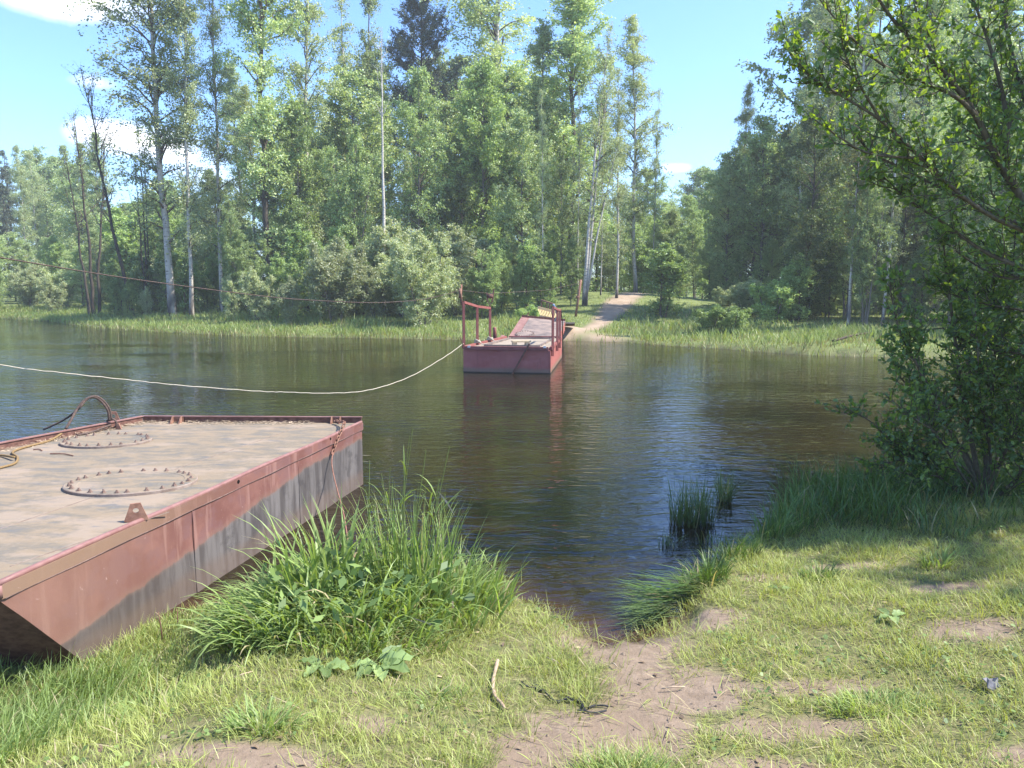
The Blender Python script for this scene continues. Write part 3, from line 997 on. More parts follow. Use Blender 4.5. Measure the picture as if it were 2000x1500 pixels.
# ------------------------------------------------------------------ the wood on the far bank
PT['leaning'] = make_tree('leaning', 91, 16, 0.133, 40, .34, column_prof(2.6), .8, .3, 7, 1.0, 19, 0.107, M['birch_leaf'], M['birch_bark'],
                          stems=[(0, 0, .10, 0, 1), (.1, 0, .24, .02, .62), (.1, 0, .13, .05, .9)], wob=.012)
named = [
    # kind, px, top, depth, width factor, label
    ('bare_a', 187, 240, 50, 1.00, 'thin dark tree with several stems and few leaves, leftmost of the bare trees'),
    ('bare_b', 262, 165, 46, 1.00, 'bare dark tree leaning left against the white cloud'),
    ('bare_a', 292, 250, 47, 0.70, 'slim dark tree between the leaning bare tree and the pair of white birches'),
    ('birch_a', 340, -200, 45, 1.25, 'tall airy birch, left one of the pair with bright white trunks'),
    ('birch_b', 376, -120, 44, 0.81, 'tall airy birch, right one of the pair with bright white trunks'),
    ('birch_c', 436, -90, 47, 0.81, 'slim birch with sparse crown right of the white trunked pair'),
    ('aspen_a', 532, -240, 45, 1.05, 'dense column shaped tree with dark trunk rising above the left willows'),
    ('birch_b', 600, -130, 47, 0.95, 'birch with drooping twigs just right of the dense dark trunked column'),
    ('birch_c', 688, 25, 55, 1.15, 'slim pale birch left of the thin pointed tree top'),
    ('aspen_b', 725, -60, 56, 0.85, 'thin pointed tree rising left of the dead white trunk'),
    ('dead', 752, 75, 40.5, 0.80, 'dead birch with bare white trunk and broken leafless top'),
    ('pine', 832, 5, 58, 0.92, 'dark broad pine standing above the green crowns at the centre'),
    ('leafy_b', 945, 145, 46, 0.92, 'round yellowish green tree below the gap right of the dark pine'),
    ('alder_a', 815, 160, 44, 0.80, 'dull green tree in front of the dark pine'),
    ('birch_a', 985, -190, 56, 1.45, 'tall grey green birch between the pine and the tallest column'),
    ('aspen_b', 1052, 60, 47, 1.25, 'narrow grey green tree left of the tallest column'),
    ('aspen_a', 1108, -70, 48, 1.45, 'tall dense column shaped tree left of the path'),
    ('leaning', 1140, 75, 39, 0.80, 'leaning birch with forked white trunk beside the sandy path'),
    ('birch_b', 1240, 60, 50, 1.15, 'slender birch with thin pointed top at the right edge of the centre wood'),
    ('birch_c', 1203, 150, 41, 0.9, 'straight white trunked birch next to the leaning forked one'),
    ('leafy_a', 1020, 235, 43, 0.85, 'leafy tree with low branches directly behind the red ferry'),
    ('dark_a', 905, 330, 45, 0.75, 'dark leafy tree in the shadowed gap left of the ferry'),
    ('alder_b', 690, 265, 43, 0.80, 'many stemmed grey tree behind the tall willow bushes'),
    ('alder_b', 460, 390, 42, 0.70, 'low many stemmed tree right of the white trunked birches'),
    ('leafy_b', 590, 215, 46, 0.80, 'light green leafy tree below the drooping birch'),
    ('alder_a', 1095, 300, 43, 0.60, 'green tree just left of the leaning birch trunk'),
    # right hand wood
    ('birch_b', 1440, 175, 51, 0.91, 'birch with pointed grey tip, leftmost of the right hand wood'),
    ('alder_a', 1485, 245, 49, 1.05, 'dark rounded tree at the left edge of the right hand wood'),
    ('birch_a', 1545, 120, 42, 0.81, 'feathery birch behind the rounded dark tree of the right hand wood'),
    ('birch_c', 1600, -50, 38, 0.91, 'tall drooping birch near the middle of the right hand wood'),
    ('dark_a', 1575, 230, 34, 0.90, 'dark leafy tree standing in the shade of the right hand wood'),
    ('yellow', 1655, 235, 31, 0.90, 'thin birch with brownish yellow leaves in the right hand wood'),
    ('birch_a', 1655, -130, 37, 0.81, 'very tall drooping birch behind the brownish yellow one'),
    ('birch_b', 1722, -40, 30.5, 0.65, 'white trunked birch nearest the water in the right hand wood'),
    ('aspen_a', 1780, -190, 36, 0.91, 'tall dense tree behind the overhanging branches'),
    ('alder_b', 1690, 330, 30.5, 0.80, 'many stemmed small tree beside the white trunk on the right bank'),
    ('leafy_b', 1850, 250, 31, 0.90, 'light green tree seen through the overhanging branches'),
    ('leafy_a', 1410, 330, 54, 0.80, 'leafy tree closing the view to the right of the path'),
    # bushes along the far waterside
    ('willow_a', 832, 452, 35.5, 1.00, 'round pale willow bush left of the ferry'),
    ('willow_a', 655, 462, 37.5, 1.05, 'broad willow bush in the middle of the left bank'),
    ('willow_b', 565, 540, 36.5, 0.80, 'small willow bush at the left foot of the broad one'),
    ('willow_b', 735, 520, 38, 0.90, 'willow bush between the broad one and the round pale one'),
    ('sapling', 1290, 478, 36, 1.60, 'young light green tree in front of the shade right of the path'),
    ('willow_b', 290, 560, 46, 0.70, 'low bush under the bare leaning trees'),
    ('sapling', 330, 455, 47, 0.90, 'bright green sapling before the white trunked pair'),
    ('willow_b', 455, 535, 41, 0.90, 'bush right below the sparse birch on the left bank'),
    ('willow_b', 60, 520, 60, 1.00, 'grey green bush at the far left waterside'),
    ('bush', 1030, 592, 33.5, 1.20, 'bright green bush beside the ramp of the ferry'),
    ('bush', 1385, 590, 30.6, 1.3, 'yellow green bush on the right bank, left one of two'),
    ('bush', 1432, 593, 30, 1.3, 'yellow green bush on the right bank, right one of two'),
    ('sapling', 985, 470, 40, 0.90, 'small leafy tree in front of the dark gap behind the ferry'),
    ('sapling', 1240, 470, 55, 1.20, 'sapling where the path runs into the wood'),
]
for (k, px, top, Y, wf, lab) in named:
    tree_px(k, px, top, Y, lab, wf, 0 if k in ('leaning', 'bare_b', 'dead') else None)

rt = random.Random(77)


LOOK = {'leafy_a': 'bushy green tree', 'leafy_b': 'bright bushy tree', 'alder_a': 'spreading dull tree', 'alder_b': 'many stemmed small tree', 'birch_a': 'airy birch', 'birch_b': 'slim birch',
        'aspen_a': 'dense columnar tree', 'aspen_b': 'narrow upright tree', 'dark_a': 'dark bushy tree', 'spruce': 'dark spruce', 'sapling': 'slim young tree', 'willow_b': 'low pale bush', 'bush': 'small green bush'}
MARKS = [(-150, 'left picture edge'), (187, 'leftmost bare tree'), (258, 'bare leaning tree'), (355, 'white trunked birch pair'), (436, 'sparse slim birch'), (532, 'dark trunked column'),
         (655, 'broad willow bush'), (752, 'dead white trunk'), (832, 'dark pine'), (945, 'yellowish round tree'), (1030, 'ferry ramp'), (1108, 'tallest column'), (1165, 'leaning forked birch'),
         (1252, 'pointed edge birch'), (1320, 'young path tree'), (1440, 'grey pointed birch'), (1500, 'dark rounded tree'), (1600, 'drooping birch'), (1655, 'brownish yellow birch'),
         (1722, 'waterside white trunk'), (1850, 'bough covered light tree'), (2150, 'right picture edge')]
fills = []


def fill(n, px0, px1, y0, y1, top0, top1, kinds, place, group, w0=.9, w1=1.3):
    for i in range(n):
        px = px0 + (px1 - px0) * ((i + rt.uniform(.1, .9)) / n)
        k, top, Y, wf = rt.choice(kinds), rt.uniform(top0, top1), rt.uniform(y0, y1), rt.uniform(w0, w1)
        m = min(MARKS, key=lambda q: abs(q[0] - px))
        if 'picture edge' in m[1]:
            rel = 'towards'
        else:
            rel = 'behind' if abs(px - m[0]) < 22 else ('left of' if px < m[0] else 'right of')
        fills.append([k, px, top, Y, wf, '%s %s, %s the %s' % (LOOK[k], place, rel, m[1]), group])


fill(15, 480, 1110, 49, 56, 150, 330, ['leafy_a', 'alder_a', 'birch_b', 'leafy_b', 'aspen_a'], 'in the centre wood', 'trees crowded in the centre wood')
fill(16, 470, 1190, 58, 72, 130, 300, ['dark_a', 'leafy_a', 'aspen_b', 'birch_a', 'aspen_a'], 'deep in the centre wood', 'trees deep in the centre wood')
fill(26, -260, 215, 70, 112, 268, 340, ['leafy_a', 'aspen_b', 'birch_a', 'alder_a', 'aspen_a', 'spruce'], 'in the far left wood', 'distant trees at the far left')
fill(14, -240, 200, 62, 72, 380, 500, ['leafy_a', 'leafy_b', 'alder_b'], 'before the far wood', 'low trees at the far left')
fill(16, 205, 480, 66, 90, 345, 420, ['leafy_a', 'alder_a', 'dark_a', 'leafy_b'], 'far back on the left', 'distant trees behind the white birches')
fill(10, 230, 560, 52, 60, 400, 490, ['alder_b', 'sapling', 'leafy_b'], 'under the left birches', 'undergrowth on the left bank')
fill(12, 1195, 1430, 66, 100, 300, 400, ['leafy_a', 'birch_a', 'leafy_b', 'alder_a', 'spruce'], 'beyond the path', 'distant trees behind the path')
fill(16, 1110, 1440, 54, 66, 400, 500, ['leafy_a', 'leafy_b', 'sapling', 'alder_b'], 'low at the path end', 'low trees at the end of the path')
fill(8, 1405, 1560, 50, 58, 255, 360, ['leafy_a', 'dark_a', 'alder_a'], 'in the right wood', 'trees deep in the right hand wood')
fill(9, 1560, 1900, 42, 56, -60, 110, ['birch_a', 'birch_b', 'aspen_b', 'leafy_a'], 'tall in the right wood', 'tall trees in the right hand wood')
fill(15, 1470, 2250, 37, 45, 460, 545, ['sapling', 'leafy_b', 'willow_b', 'alder_b'], 'under the right wood', 'young growth under the right hand wood')
fill(12, 120, 500, 56, 64, 425, 490, ['leafy_a', 'leafy_b', 'alder_b'], 'beyond the left trunks', 'bushy trees beyond the left trunks')
fill(12, -250, 240, 54, 62, 495, 560, ['willow_b', 'sapling'], 'before the far left wood', 'low growth before the distant left wood')
fill(14, 1385, 1770, 33, 40, 540, 585, ['bush', 'willow_b', 'sapling'], 'at the right wood foot', 'shrubs at the foot of the right hand wood', 1.2, 1.8)
fill(9, 905, 1118, 36.5, 39, 430, 540, ['sapling', 'alder_b', 'leafy_b', 'sapling'], 'behind the ferry', 'young growth behind the ferry')
fill(9, 1880, 2750, 25, 30, 150, 330, ['leafy_a', 'leafy_b', 'alder_a', 'dark_a'], 'on the right bank', 'trees on the right bank beyond the shrub')
fill(15, 215, 490, 45, 52, 480, 555, ['sapling', 'willow_b', 'sapling'], 'before the left birches', 'young growth before the left birches')
fill(10, 480, 900, 38.5, 41, 470, 550, ['sapling', 'willow_b'], 'behind the willow bushes', 'young growth behind the willows')
fill(15, 1570, 2250, 40, 56, 70, 240, ['leafy_a', 'dark_a', 'birch_a', 'aspen_b', 'alder_a'], 'deep in the right wood', 'trees deep in the right hand wood')
fill(14, 1570, 2300, 31, 38, 270, 440, ['dark_a', 'alder_a', 'alder_b', 'leafy_a'], 'along the right wood front', 'shaded trees in the right hand wood')
fill(11, 1540, 2200, 30, 36, 470, 560, ['sapling', 'willow_b', 'alder_b'], 'in right wood shade', 'undergrowth in the right hand wood')
fill(8, -420, -40, 58, 66, 480, 560, ['willow_b', 'sapling'], 'at the far left bend', 'bushes at the far left bend')
fill(13, 470, 960, 41, 44, 430, 545, ['sapling', 'alder_b', 'willow_b'], 'under the centre wood', 'undergrowth in the centre wood')
fill(7, 960, 1150, 41, 45, 400, 520, ['sapling', 'leafy_b', 'alder_b'], 'under the tall columns', 'undergrowth behind the ferry')
from collections import defaultdict
same = defaultdict(list)
for f in fills:
    same[f[5]].append(f)
for lab, fs in same.items():
    if len(fs) == 2:
        fs.sort(key=lambda f: f[3])
        fs[0][5] += ', nearer'
        fs[1][5] += ', farther'
    elif len(fs) == 3:
        fs.sort(key=lambda f: f[1])
        for f, w_ in zip(fs, ('left', 'middle', 'right')):
            f[5] += ', %s' % w_
for k, px, top, Y, wf, lab, grp in fills:
    tree_px(k, px, top, Y, lab, wf, None, grp)

# bare birch trunks seen low between the undergrowth by the path
for px, Y, lab in ((1172, 42, 'thin white birch right beside the foot of the leaning forked birch'), (1060, 39, 'thin white birch above the yellow slatted bench'),
                   (1272, 50, 'thin white birch left of the gap above the path'), (1128, 40, 'thin white birch left of the leaning forked birch')):
    tree_px('birch_c', px, 190, Y, lab, .5, None, 'thin white birches by the path')

# fallen log on the right bank
lp0, lp1 = at(1628, 652, .62), at(1702, 645, .62)
lp0[2], lp1[2] = gz(lp0[0], lp0[1]) + .14, gz(lp1[0], lp1[1]) + .18
g = Geo()
g.tube(spline([lp0, (lp0 + lp1) / 2 + np.array([0, 0, .04]), lp1], 8), np.linspace(.045, .03, 8), 8)
tag(g.build('fallen_log', M['log'], smooth=True), 'grey fallen log lying in the grass below the right hand trees', 'log')

# ------------------------------------------------------------------ far meadow grass
rng = np.random.default_rng(3)
n = 190000
mx, my = rng.uniform(-46, 20, n), rng.uniform(19, 64, n)
pre = my > np.interp(mx, FAR[:, 0], FAR[:, 1]) - .6
pre &= my < np.interp(mx, FAR[:, 0], FAR[:, 1]) + 16
mx, my = mx[pre], my[pre]
sf = far_s(mx, my)
pdm = pdist(mx, my, PATH_D)
dens = np.exp(-np.clip(sf - 5, 0, 99) / 3.5)
ok = (sf > -.35) & (rng.random(len(mx)) < dens) & (pdm > .42 + .4 * rng.random(len(mx))) & ~((np.hypot((mx - 3.7) / 1.1, (my - 30.2) / 1.2) < 1) & (rng.random(len(mx)) < .8))
ok &= ~((np.abs(mx - .5) < 1.4) & (my < 31.5) & (sf < .2))
mx, my, sf = mx[ok], my[ok], sf[ok]
mz = np.maximum(ground_z(mx, my), -.05) - .02
clump = fbm(mx * .7, my * .7, 33)
hh = (.12 + .75 * clump ** 1.7) * rng.uniform(.6, 1.3, len(mx)) * np.where(mx > 4.9, 1.0, .95) * np.where((mx > 1.5) & (mx < 4.9), .6, 1) * (1 - .35 * sm(4, 9, sf))
half = mx > 1e9
B = blades(np.c_[mx, my, mz], hh, rng.uniform(.018, .034, len(mx)) * (my / 30) ** .6, rng.uniform(0, 6.28, len(mx)), rng.uniform(.05, .5, len(mx)), rng.uniform(.2, 1.3, len(mx)), 2, rng,
           side=rng.normal(0, .6, len(mx)))
tag(blade_obj('meadow_grass', [B], M['meadow']), 'fresh green grass and reeds along the far waterside', kind='stuff')

# ------------------------------------------------------------------ near pontoon
A = np.array([-2.49, 3.57])
Bp = np.array([-1.60, 8.06])
Cc = np.array([-3.95, 8.12])
Dd = np.array([-5.22, 5.05])
Ee = np.array([-5.55, 3.18])
ZD = .665
sdir = (Bp - A) / np.linalg.norm(Bp - A)
snorm = np.array([sdir[1], -sdir[0]])


def on_side(px, py, off=0.0):
    r_ = ray(px, py)
    t = ((A + snorm * off) @ snorm) / (r_[:2] @ snorm)
    return np.array([0, 0, CAM_H]) + r_ * t


def side_pt(s, z, off=0.0):
    p = A + sdir * s + snorm * off
    return np.array([p[0], p[1], z])


LS = np.linalg.norm(Bp - A)
pontoon = empty('pontoon', (-3.3, 6.0, 0), 'rusty red steel pontoon with dusty deck and round bolted hatches, moored at our bank', 'pontoon')
g = Geo()
ld = (Dd - Ee) / np.linalg.norm(Dd - Ee)
top = [(*A, ZD - .006), (*Bp, ZD - .006), (*Cc, ZD - .006), (*Dd, ZD - .006), (*Ee, ZD - .006)]
mid = [(*A, .60), (*Ee, .60)]
bot = [(*(A + sdir * .62), -.12), (*Bp, -.35), (*Cc, -.35), (*Dd, -.35), (*(Ee + ld * .75), -.12)]
V = top + mid + bot  # 0-4, 5-6, 7-11
g.add(V, [(5, 7, 8, 1, 0), (1, 8, 9, 2), (2, 9, 10, 3), (3, 10, 11, 6, 4), (0, 4, 6, 5)])
g.mi = 1
g.add(V, [(5, 6, 11, 7), (7, 11, 10, 9, 8)])
g.build('hull', [M['side'], M['rust_dark']], pontoon)
g = Geo()
inset = [A + np.array([.0, .0]), Bp, Cc, Dd, Ee]
g.prism([tuple(p) for p in inset], ZD - .005, ZD)
g.build('deck_plate', M['deck'], pontoon)
ns, nv_ = 90, 16
ss, vv = np.meshgrid(np.linspace(.0, LS - .002, ns), np.linspace(0, 1, nv_))
zl = np.interp(ss, [0, .62, .9, LS], [.585, -.12, -.35, -.35])
zz = zl + (.592 - zl) * vv
off = .007 + .016 * (fbm(ss * 1.9, zz * 2.3, 61, 3) - .5) + .010 * np.sin(ss * 7.0) * np.sin(np.pi * np.clip((zz + .1) / .69, 0, 1)) * vnoise(ss * .9, zz, 3)
off = np.clip(off * np.minimum(1, np.minimum(ss, LS - ss) * 12), .0015, .05)
P_ = A[None, None] + sdir[None, None] * ss[..., None] + snorm[None, None] * off[..., None]
ii = np.arange(ns * nv_).reshape(nv_, ns)
add_obj('side_plate', mesh_np('side_plate', np.c_[P_.reshape(-1, 2), zz.ravel()] - np.array(pontoon.location)[None], np.stack([ii[:-1, :-1], ii[:-1, 1:], ii[1:, 1:], ii[1:, :-1]], -1).reshape(-1, 4),
                              [M['side']], smooth=True), pontoon)
# upper strake standing 5 mm proud of the side
g = Geo()
a0, b0 = side_pt(.0, .595, 0), side_pt(LS, .595, 0)
o3 = np.array([*snorm, 0]) * .016
g.hexa([a0, b0, b0 + o3, a0 + o3, a0 + (0, 0, .07), b0 + (0, 0, .07), b0 + o3 + (0, 0, .07), a0 + o3 + (0, 0, .07)])
g.build('upper_strake', M['side'], pontoon)
g = Geo()
g.tube([side_pt(t, .592 + .002 * math.sin(t * 9), .012) for t in np.linspace(.02, LS - .01, 30)], .0045, 6)
g.build('weld_bead', M['weld'], pontoon, True)
for s_ in (1.55, 3.1):
    g = Geo()
    g.tube([side_pt(s_, z, .010) for z in np.linspace(.0, .585, 8)], .004, 5)
    g.build('plate_joint', M['side'], pontoon, True)
# rounded pink edge on the right side
g = Geo()
g.tube([side_pt(t, ZD + .006 + .004 * math.sin(t * 3.1), -.004) for t in np.linspace(-.005, LS, 40)], .016, 8)
g.build('edge_rail', M['pinkrim'], pontoon, True)
# corner plate where the near end turns down
g = Geo()
g.tube([side_pt(0, ZD, -.0), side_pt(.0, .60, -.0)], .018, 8)
g.build('corner_bar', M['rim'], pontoon, True)


def upstand(p, q, z0, z1, th, fl):
    g = Geo()
    p3, q3 = np.array([*p, (z0 + z1) / 2]), np.array([*q, (z0 + z1) / 2])
    d = (q3 - p3) / np.linalg.norm(q3 - p3)
    nn = np.array([-d[1], d[0], 0])
    g.box((p3 + q3) / 2, (np.linalg.norm(q3 - p3), th, z1 - z0), (d, nn, (0, 0, 1)))
    g.mi = 1
    c = (p3 + q3) / 2
    g.box(np.array([c[0], c[1], z1 + .005]) + nn * 0, (np.linalg.norm(q3 - p3) + .01, fl, .01), (d, nn, (0, 0, 1)))
    return g


upstand(Bp, Cc, ZD - .02, .722, .012, .034).build('rim', [M['rust_dark'], M['rim']], pontoon)
upstand(Cc + (Dd - Cc) * .004, Dd, ZD - .02, .724, .012, .034).build('rim', [M['rust_dark'], M['rim']], pontoon)
# rim brackets, holes and lugs
for px, py in ((345, 822), (655, 823)):
    p = at(px, py, .69)
    p[1] = 8.075
    g = Geo()
    for dx in (-.045, .045):
        g.hexa([p + (dx - .006, -.10, -.028), p + (dx + .006, -.10, -.028), p + (dx + .006, 0, -.028), p + (dx - .006, 0, -.028),
                p + (dx - .006, -.035, .045), p + (dx + .006, -.035, .045), p + (dx + .006, 0, .045), p + (dx - .006, 0, .045)])
    g.box(p + (0, -.012, .012), (.12, .01, .06))
    g.build('rim_bracket', M['rust'], pontoon)
for px, py, r_ in ((466, 941, .015), (646, 857, .013)):
    c = on_side(px, py, .0175)
    g = Geo()
    pts = [c + np.array([*(sdir * math.cos(t) * r_ * 1.2), math.sin(t) * r_]) for t in np.linspace(0, 2 * math.pi, 13)[:-1]]
    g.add(pts + [p - o3 * .4 for p in pts], [tuple(range(12))] + [(i, (i + 1) % 12, 12 + (i + 1) % 12, 12 + i) for i in range(12)])
    g.build('drain_hole', M['black'], pontoon)


def lug(center, ax, width, height, hole_r, hole_z, name, mat, parent, th=.016):
    """upright plate with a round hole, tapering to a rounded top"""
    outer, inner = [], []
    for t in np.linspace(0, 2 * math.pi, 25)[:-1]:
        c, s = math.cos(t), math.sin(t)
        inner.append((c * hole_r, hole_z + s * hole_r))
        # ray from the hole centre to the trapezoid outline
        best = 9
        for (x0, z0, x1, z1) in ((-width / 2, 0, width / 2, 0), (width / 2, 0, width * .2, height), (width * .2, height, -width * .2, height), (-width * .2, height, -width / 2, 0)):
            ex, ez = x1 - x0, z1 - z0
            den = c * ez - s * ex
            if abs(den) < 1e-9:
                continue
            k = ((x0) * ez - (z0 - hole_z) * ex) / den
            if k > 0:
                best = min(best, k)
        outer.append((c * best, hole_z + s * best))
    ax = np.array([*ax, 0.])
    nx = np.array([-ax[1], ax[0], 0])
    m = len(outer)
    V = []
    for sgn in (-1, 1):
        for ring in (outer, inner):
            V += [center + ax * x + np.array([0, 0, z]) + nx * sgn * th / 2 for x, z in ring]
    F = []
    for i in range(m):
        j = (i + 1) % m
        F += [(i, j, m + j, m + i), (2 * m + i, 3 * m + i, 3 * m + j, 2 * m + j), (i, 2 * m + i, 2 * m + j, j), (m + i, m + j, 3 * m + j, 3 * m + i)]
    g = Geo()
    g.add(V, F)
    return g.build(name, mat, parent)


lug(side_pt(1.04, ZD + .0, -.03), sdir * .35 + np.array([.93, .1]), .13, .115, .016, .07, 'lifting_lug', M['rust'], pontoon)
p = at(222, 822, .70)
lug(p + np.array([0, 0, -.02]), np.array([.9, .3]), .15, .12, .022, .07, 'lifting_lug', M['rust'], pontoon)
p = at(232, 838, .67)
g = Geo()
g.hexa([p + (-.03, -.01, 0), p + (.03, -.01, 0), p + (.03, .01, 0), p + (-.03, .01, 0), p + (-.006, -.01, .06), p + (.006, -.01, .06), p + (.006, .01, .06), p + (-.006, .01, .06)])
g.build('gusset', M['rust'], pontoon)

# round bolted hatches
bg = Geo()
hex_ = [(math.cos(k * math.pi / 3) * .015, math.sin(k * math.pi / 3) * .015) for k in range(6)]
bg.prism(hex_, 0, .013)
bg.prism([(x * .55, y * .55) for x, y in hex_], .013, .026)
bg.prism([(x * 1.5, y * 1.5) for x, y in hex_], -.001, .004)
bolt0 = bg.build('bolt', M['bolt'], None, origin=(0, 0, 0))
bolt_me = bolt0.data
bpy.data.objects.remove(bolt0)


def hatch(cx, cy_, rx, ry, rot, nb, seed):
    rr = random.Random(seed)
    o = []
    for k in range(48):
        t = k * 2 * math.pi / 48
        x, y = math.cos(t) * rx, math.sin(t) * ry
        o.append((x, y))
    ca, sa = math.cos(rot), math.sin(rot)
    W = lambda x, y, z: (cx + x * ca - y * sa, cy_ + x * sa + y * ca, z)
    g = Geo()
    levels = [(1.0, ZD - .002), (1.0, ZD + .018), (.985, ZD + .022), (.80, ZD + .022), (.79, ZD + .019)]
    V = [W(x * s, y * s, z) for s, z in levels for x, y in o]
    F = []
    for l in range(len(levels) - 1):
        for k in range(48):
            j = (k + 1) % 48
            F.append((l * 48 + k, l * 48 + j, (l + 1) * 48 + j, (l + 1) * 48 + k))
    g.add(V[:3 * 48], [f for f in F if max(f) < 3 * 48])
    g.mi = 1
    base = len(g.V)
    g.add(V[2 * 48:], [tuple(i - 2 * 48 for i in f) for f in F if min(f) >= 2 * 48] + [tuple(range(2 * 48, 3 * 48))])
    h = g.build('hatch', [M['hatch_ring'], M['deck']], pontoon)
    for k in range(nb):
        t = (k + rr.uniform(-.28, .28)) * 2 * math.pi / nb
        b = add_obj('bolt', bolt_me, h)
        w = W(math.cos(t) * rx * .9, math.sin(t) * ry * .9, ZD + .022)
        b.location = (w[0] - pontoon.location.x, w[1] - pontoon.location.y, w[2])
        b.rotation_euler = (rr.uniform(-.08, .08), rr.uniform(-.08, .08), rr.uniform(0, 1))
        b.scale = (.85, .85, rr.uniform(.65, 1.1))
    return h


hatch(-2.79, 5.50, .46, .36, .05, 25, 1)
hatch(-3.78, 7.04, .40, .31, .05, 23, 2)

# weld seams across the deck
for (a_, b_) in (((0, 1033), (590, 832)), ((330, 1000), (20, 1106))):
    pa, pb = at(*a_, ZD + .001), at(*b_, ZD + .001)
    g = Geo()
    g.bar(pa, pb, .006, .003)
    g.build('deck_seam', M['hatch_ring'], pontoon)

# dry leaves and reed litter blown against the rims
rng = np.random.default_rng(9)
L_ = []
for (p, q, m, inw) in ((Bp + np.array([-.5, 0]), Cc, 900, (0, -1)), (Cc, Dd, 1100, (.92, -.38))):
    t = rng.random(m)
    base = p[None] + (q - p)[None] * t[:, None]
    w_ = np.abs(rng.normal(0, .055, m)) * (.4 + 1.2 * vnoise(t * 14, t * 0, 4)) + .015
    L_.append(np.c_[base + np.array(inw)[None] * w_[:, None], ZD + .004 + np.clip(.03 - w_ * .3, 0, .03) * rng.random(m)])
C_ = np.vstack(L_)
n_ = len(C_)
az_ = rng.uniform(0, 6.28, n_)
LV, LF = leaf_quads(C_, .06, rng, .14, 0)
LV = LV.reshape(-1, 4, 3)
LV[:, :, 2] = C_[:, None, 2] + (LV[:, :, 2] - C_[:, None, 2]) * .18
lit = add_obj('litter', mesh_np('litter', LV.reshape(-1, 3) - np.array(pontoon.location)[None], LF, [M['debris']]), pontoon)
lit['kind'] = 'stuff'

# chain over the far corner, made of links
lk = Geo()
lk.tube([(math.cos(t) * .014, 0, math.sin(t) * .014 + (.016 if math.sin(t) > 0 else -.016)) for t in np.linspace(0, 2 * math.pi, 15)], .006, 6, False)
lk0 = lk.build('link', M['rust'], None, True, origin=(0, 0, 0))
link_me = lk0.data
bpy.data.objects.remove(lk0)
cpts = spline([at(655, 822, .70), at(668, 824, .72), on_side(672, 826, .012), on_side(668, 838, .02), on_side(660, 856, .025), on_side(655, 870, .03), on_side(650, 884, .03)], 60)
chain = empty('chain', tuple(cpts[0]), 'rusty chain hanging over the far corner of the near pontoon', 'chain')
dl = np.r_[0, np.cumsum(np.linalg.norm(np.diff(cpts, axis=0), axis=1))]
k = 0
for s_ in np.arange(0.01, dl[-1], .044):
    p = np.array([np.interp(s_, dl, cpts[:, i]) for i in range(3)])
    p2 = np.array([np.interp(s_ + .01, dl, cpts[:, i]) for i in range(3)])
    q = Vector(p2 - p).to_track_quat('Z', 'Y').to_euler()
    o = add_obj('link', link_me, chain, tuple(p - cpts[0]))
    o.rotation_euler = q
    o.rotation_euler.rotate_axis('Z', (k % 2) * 1.5 + .4)
    k += 1
rp = spline([on_side(650, 884, .03), on_side(648, 905, .06), on_side(652, 930, .12), at_y(661, 965, 6.75), at_y(671, 1003, 6.2), at_y(680, 1060, 5.6)], 30)
g = Geo()
g.tube(rp, .006, 6)
tag(g.build('thin_rope', M['rope_red'], None, True), 'thin reddish rope hanging from the chain down into the tall grass', 'rope')

# rusty cable loop and yellow rope on the deck
g = Geo()
c0 = at(216, 824, .74)
Yc = c0[1]
w = [at_y(*p, Yc - o_) for p, o_ in (((214, 822), 0), ((210, 800), .02), ((196, 782), .05), ((180, 775), .1), ((163, 784), .15), ((150, 800), .2), ((140, 818), .28), ((128, 838), .35))]
g.tube(spline(w, 40), .013, 8)
w2 = [p + np.array([.015, .01, .006]) for p in w[:6]] + [at_y(*p, Yc - .1) for p in ((128, 818), (105, 830), (85, 839))]
g.tube(spline(w2, 40), .010, 8)
w3 = [c0 + np.array([math.cos(t) * .05, .02, math.sin(t) * .05 - .02]) for t in np.linspace(0, 9.5, 16)]
g.tube(w3, .011, 6)
w4 = [c0 + np.array([0, 0, -.03]), at(195, 838, ZD + .03), at(175, 845, ZD + .015), at(150, 850, ZD + .012)]
g.tube(spline(w4, 14), .010, 6)
tag(g.build('steel_cable', M['cable'], None, True), 'stiff rusty cable arching up from the lug on the left edge of the near pontoon', 'cable')
g = Geo()
w = [at(127, 840, ZD + .06), at(118, 848, ZD + .04), at(98, 860, ZD + .014), at(70, 868, ZD + .012), at(40, 876, ZD + .012), at(24, 884, ZD + .012), at(34, 893, ZD + .012), at(30, 904, ZD + .012),
     at(10, 911, ZD + .012), at(-20, 916, ZD + .012), at(-45, 905, ZD + .012), at(-30, 892, ZD + .012), at(0, 889, ZD + .014), at(28, 893, ZD + .030)]
g.tube(spline(w, 70), .010, 8)
tag(g.build('yellow_rope', M['rope_yellow'], None, True), 'yellowish rope lying in a loop on the deck of the near pontoon', 'rope')
# a few twigs blown on to the deck
for pa, pb in (((98, 886), (143, 890)), ((65, 878), (82, 880))):
    g = Geo()
    p, q = at(*pa, ZD + .006), at(*pb, ZD + .006)
    g.tube(spline([p, (p + q) / 2 + np.array([0, .02, .004]), q], 6), .005, 5)
    tag(g.build('twig', M['rust_dark'], None), 'dark twig lying flat on the pontoon deck below the far hatch' if pa[0] > 90 else 'short dark twig on the pontoon deck beside the yellow rope', 'twig')

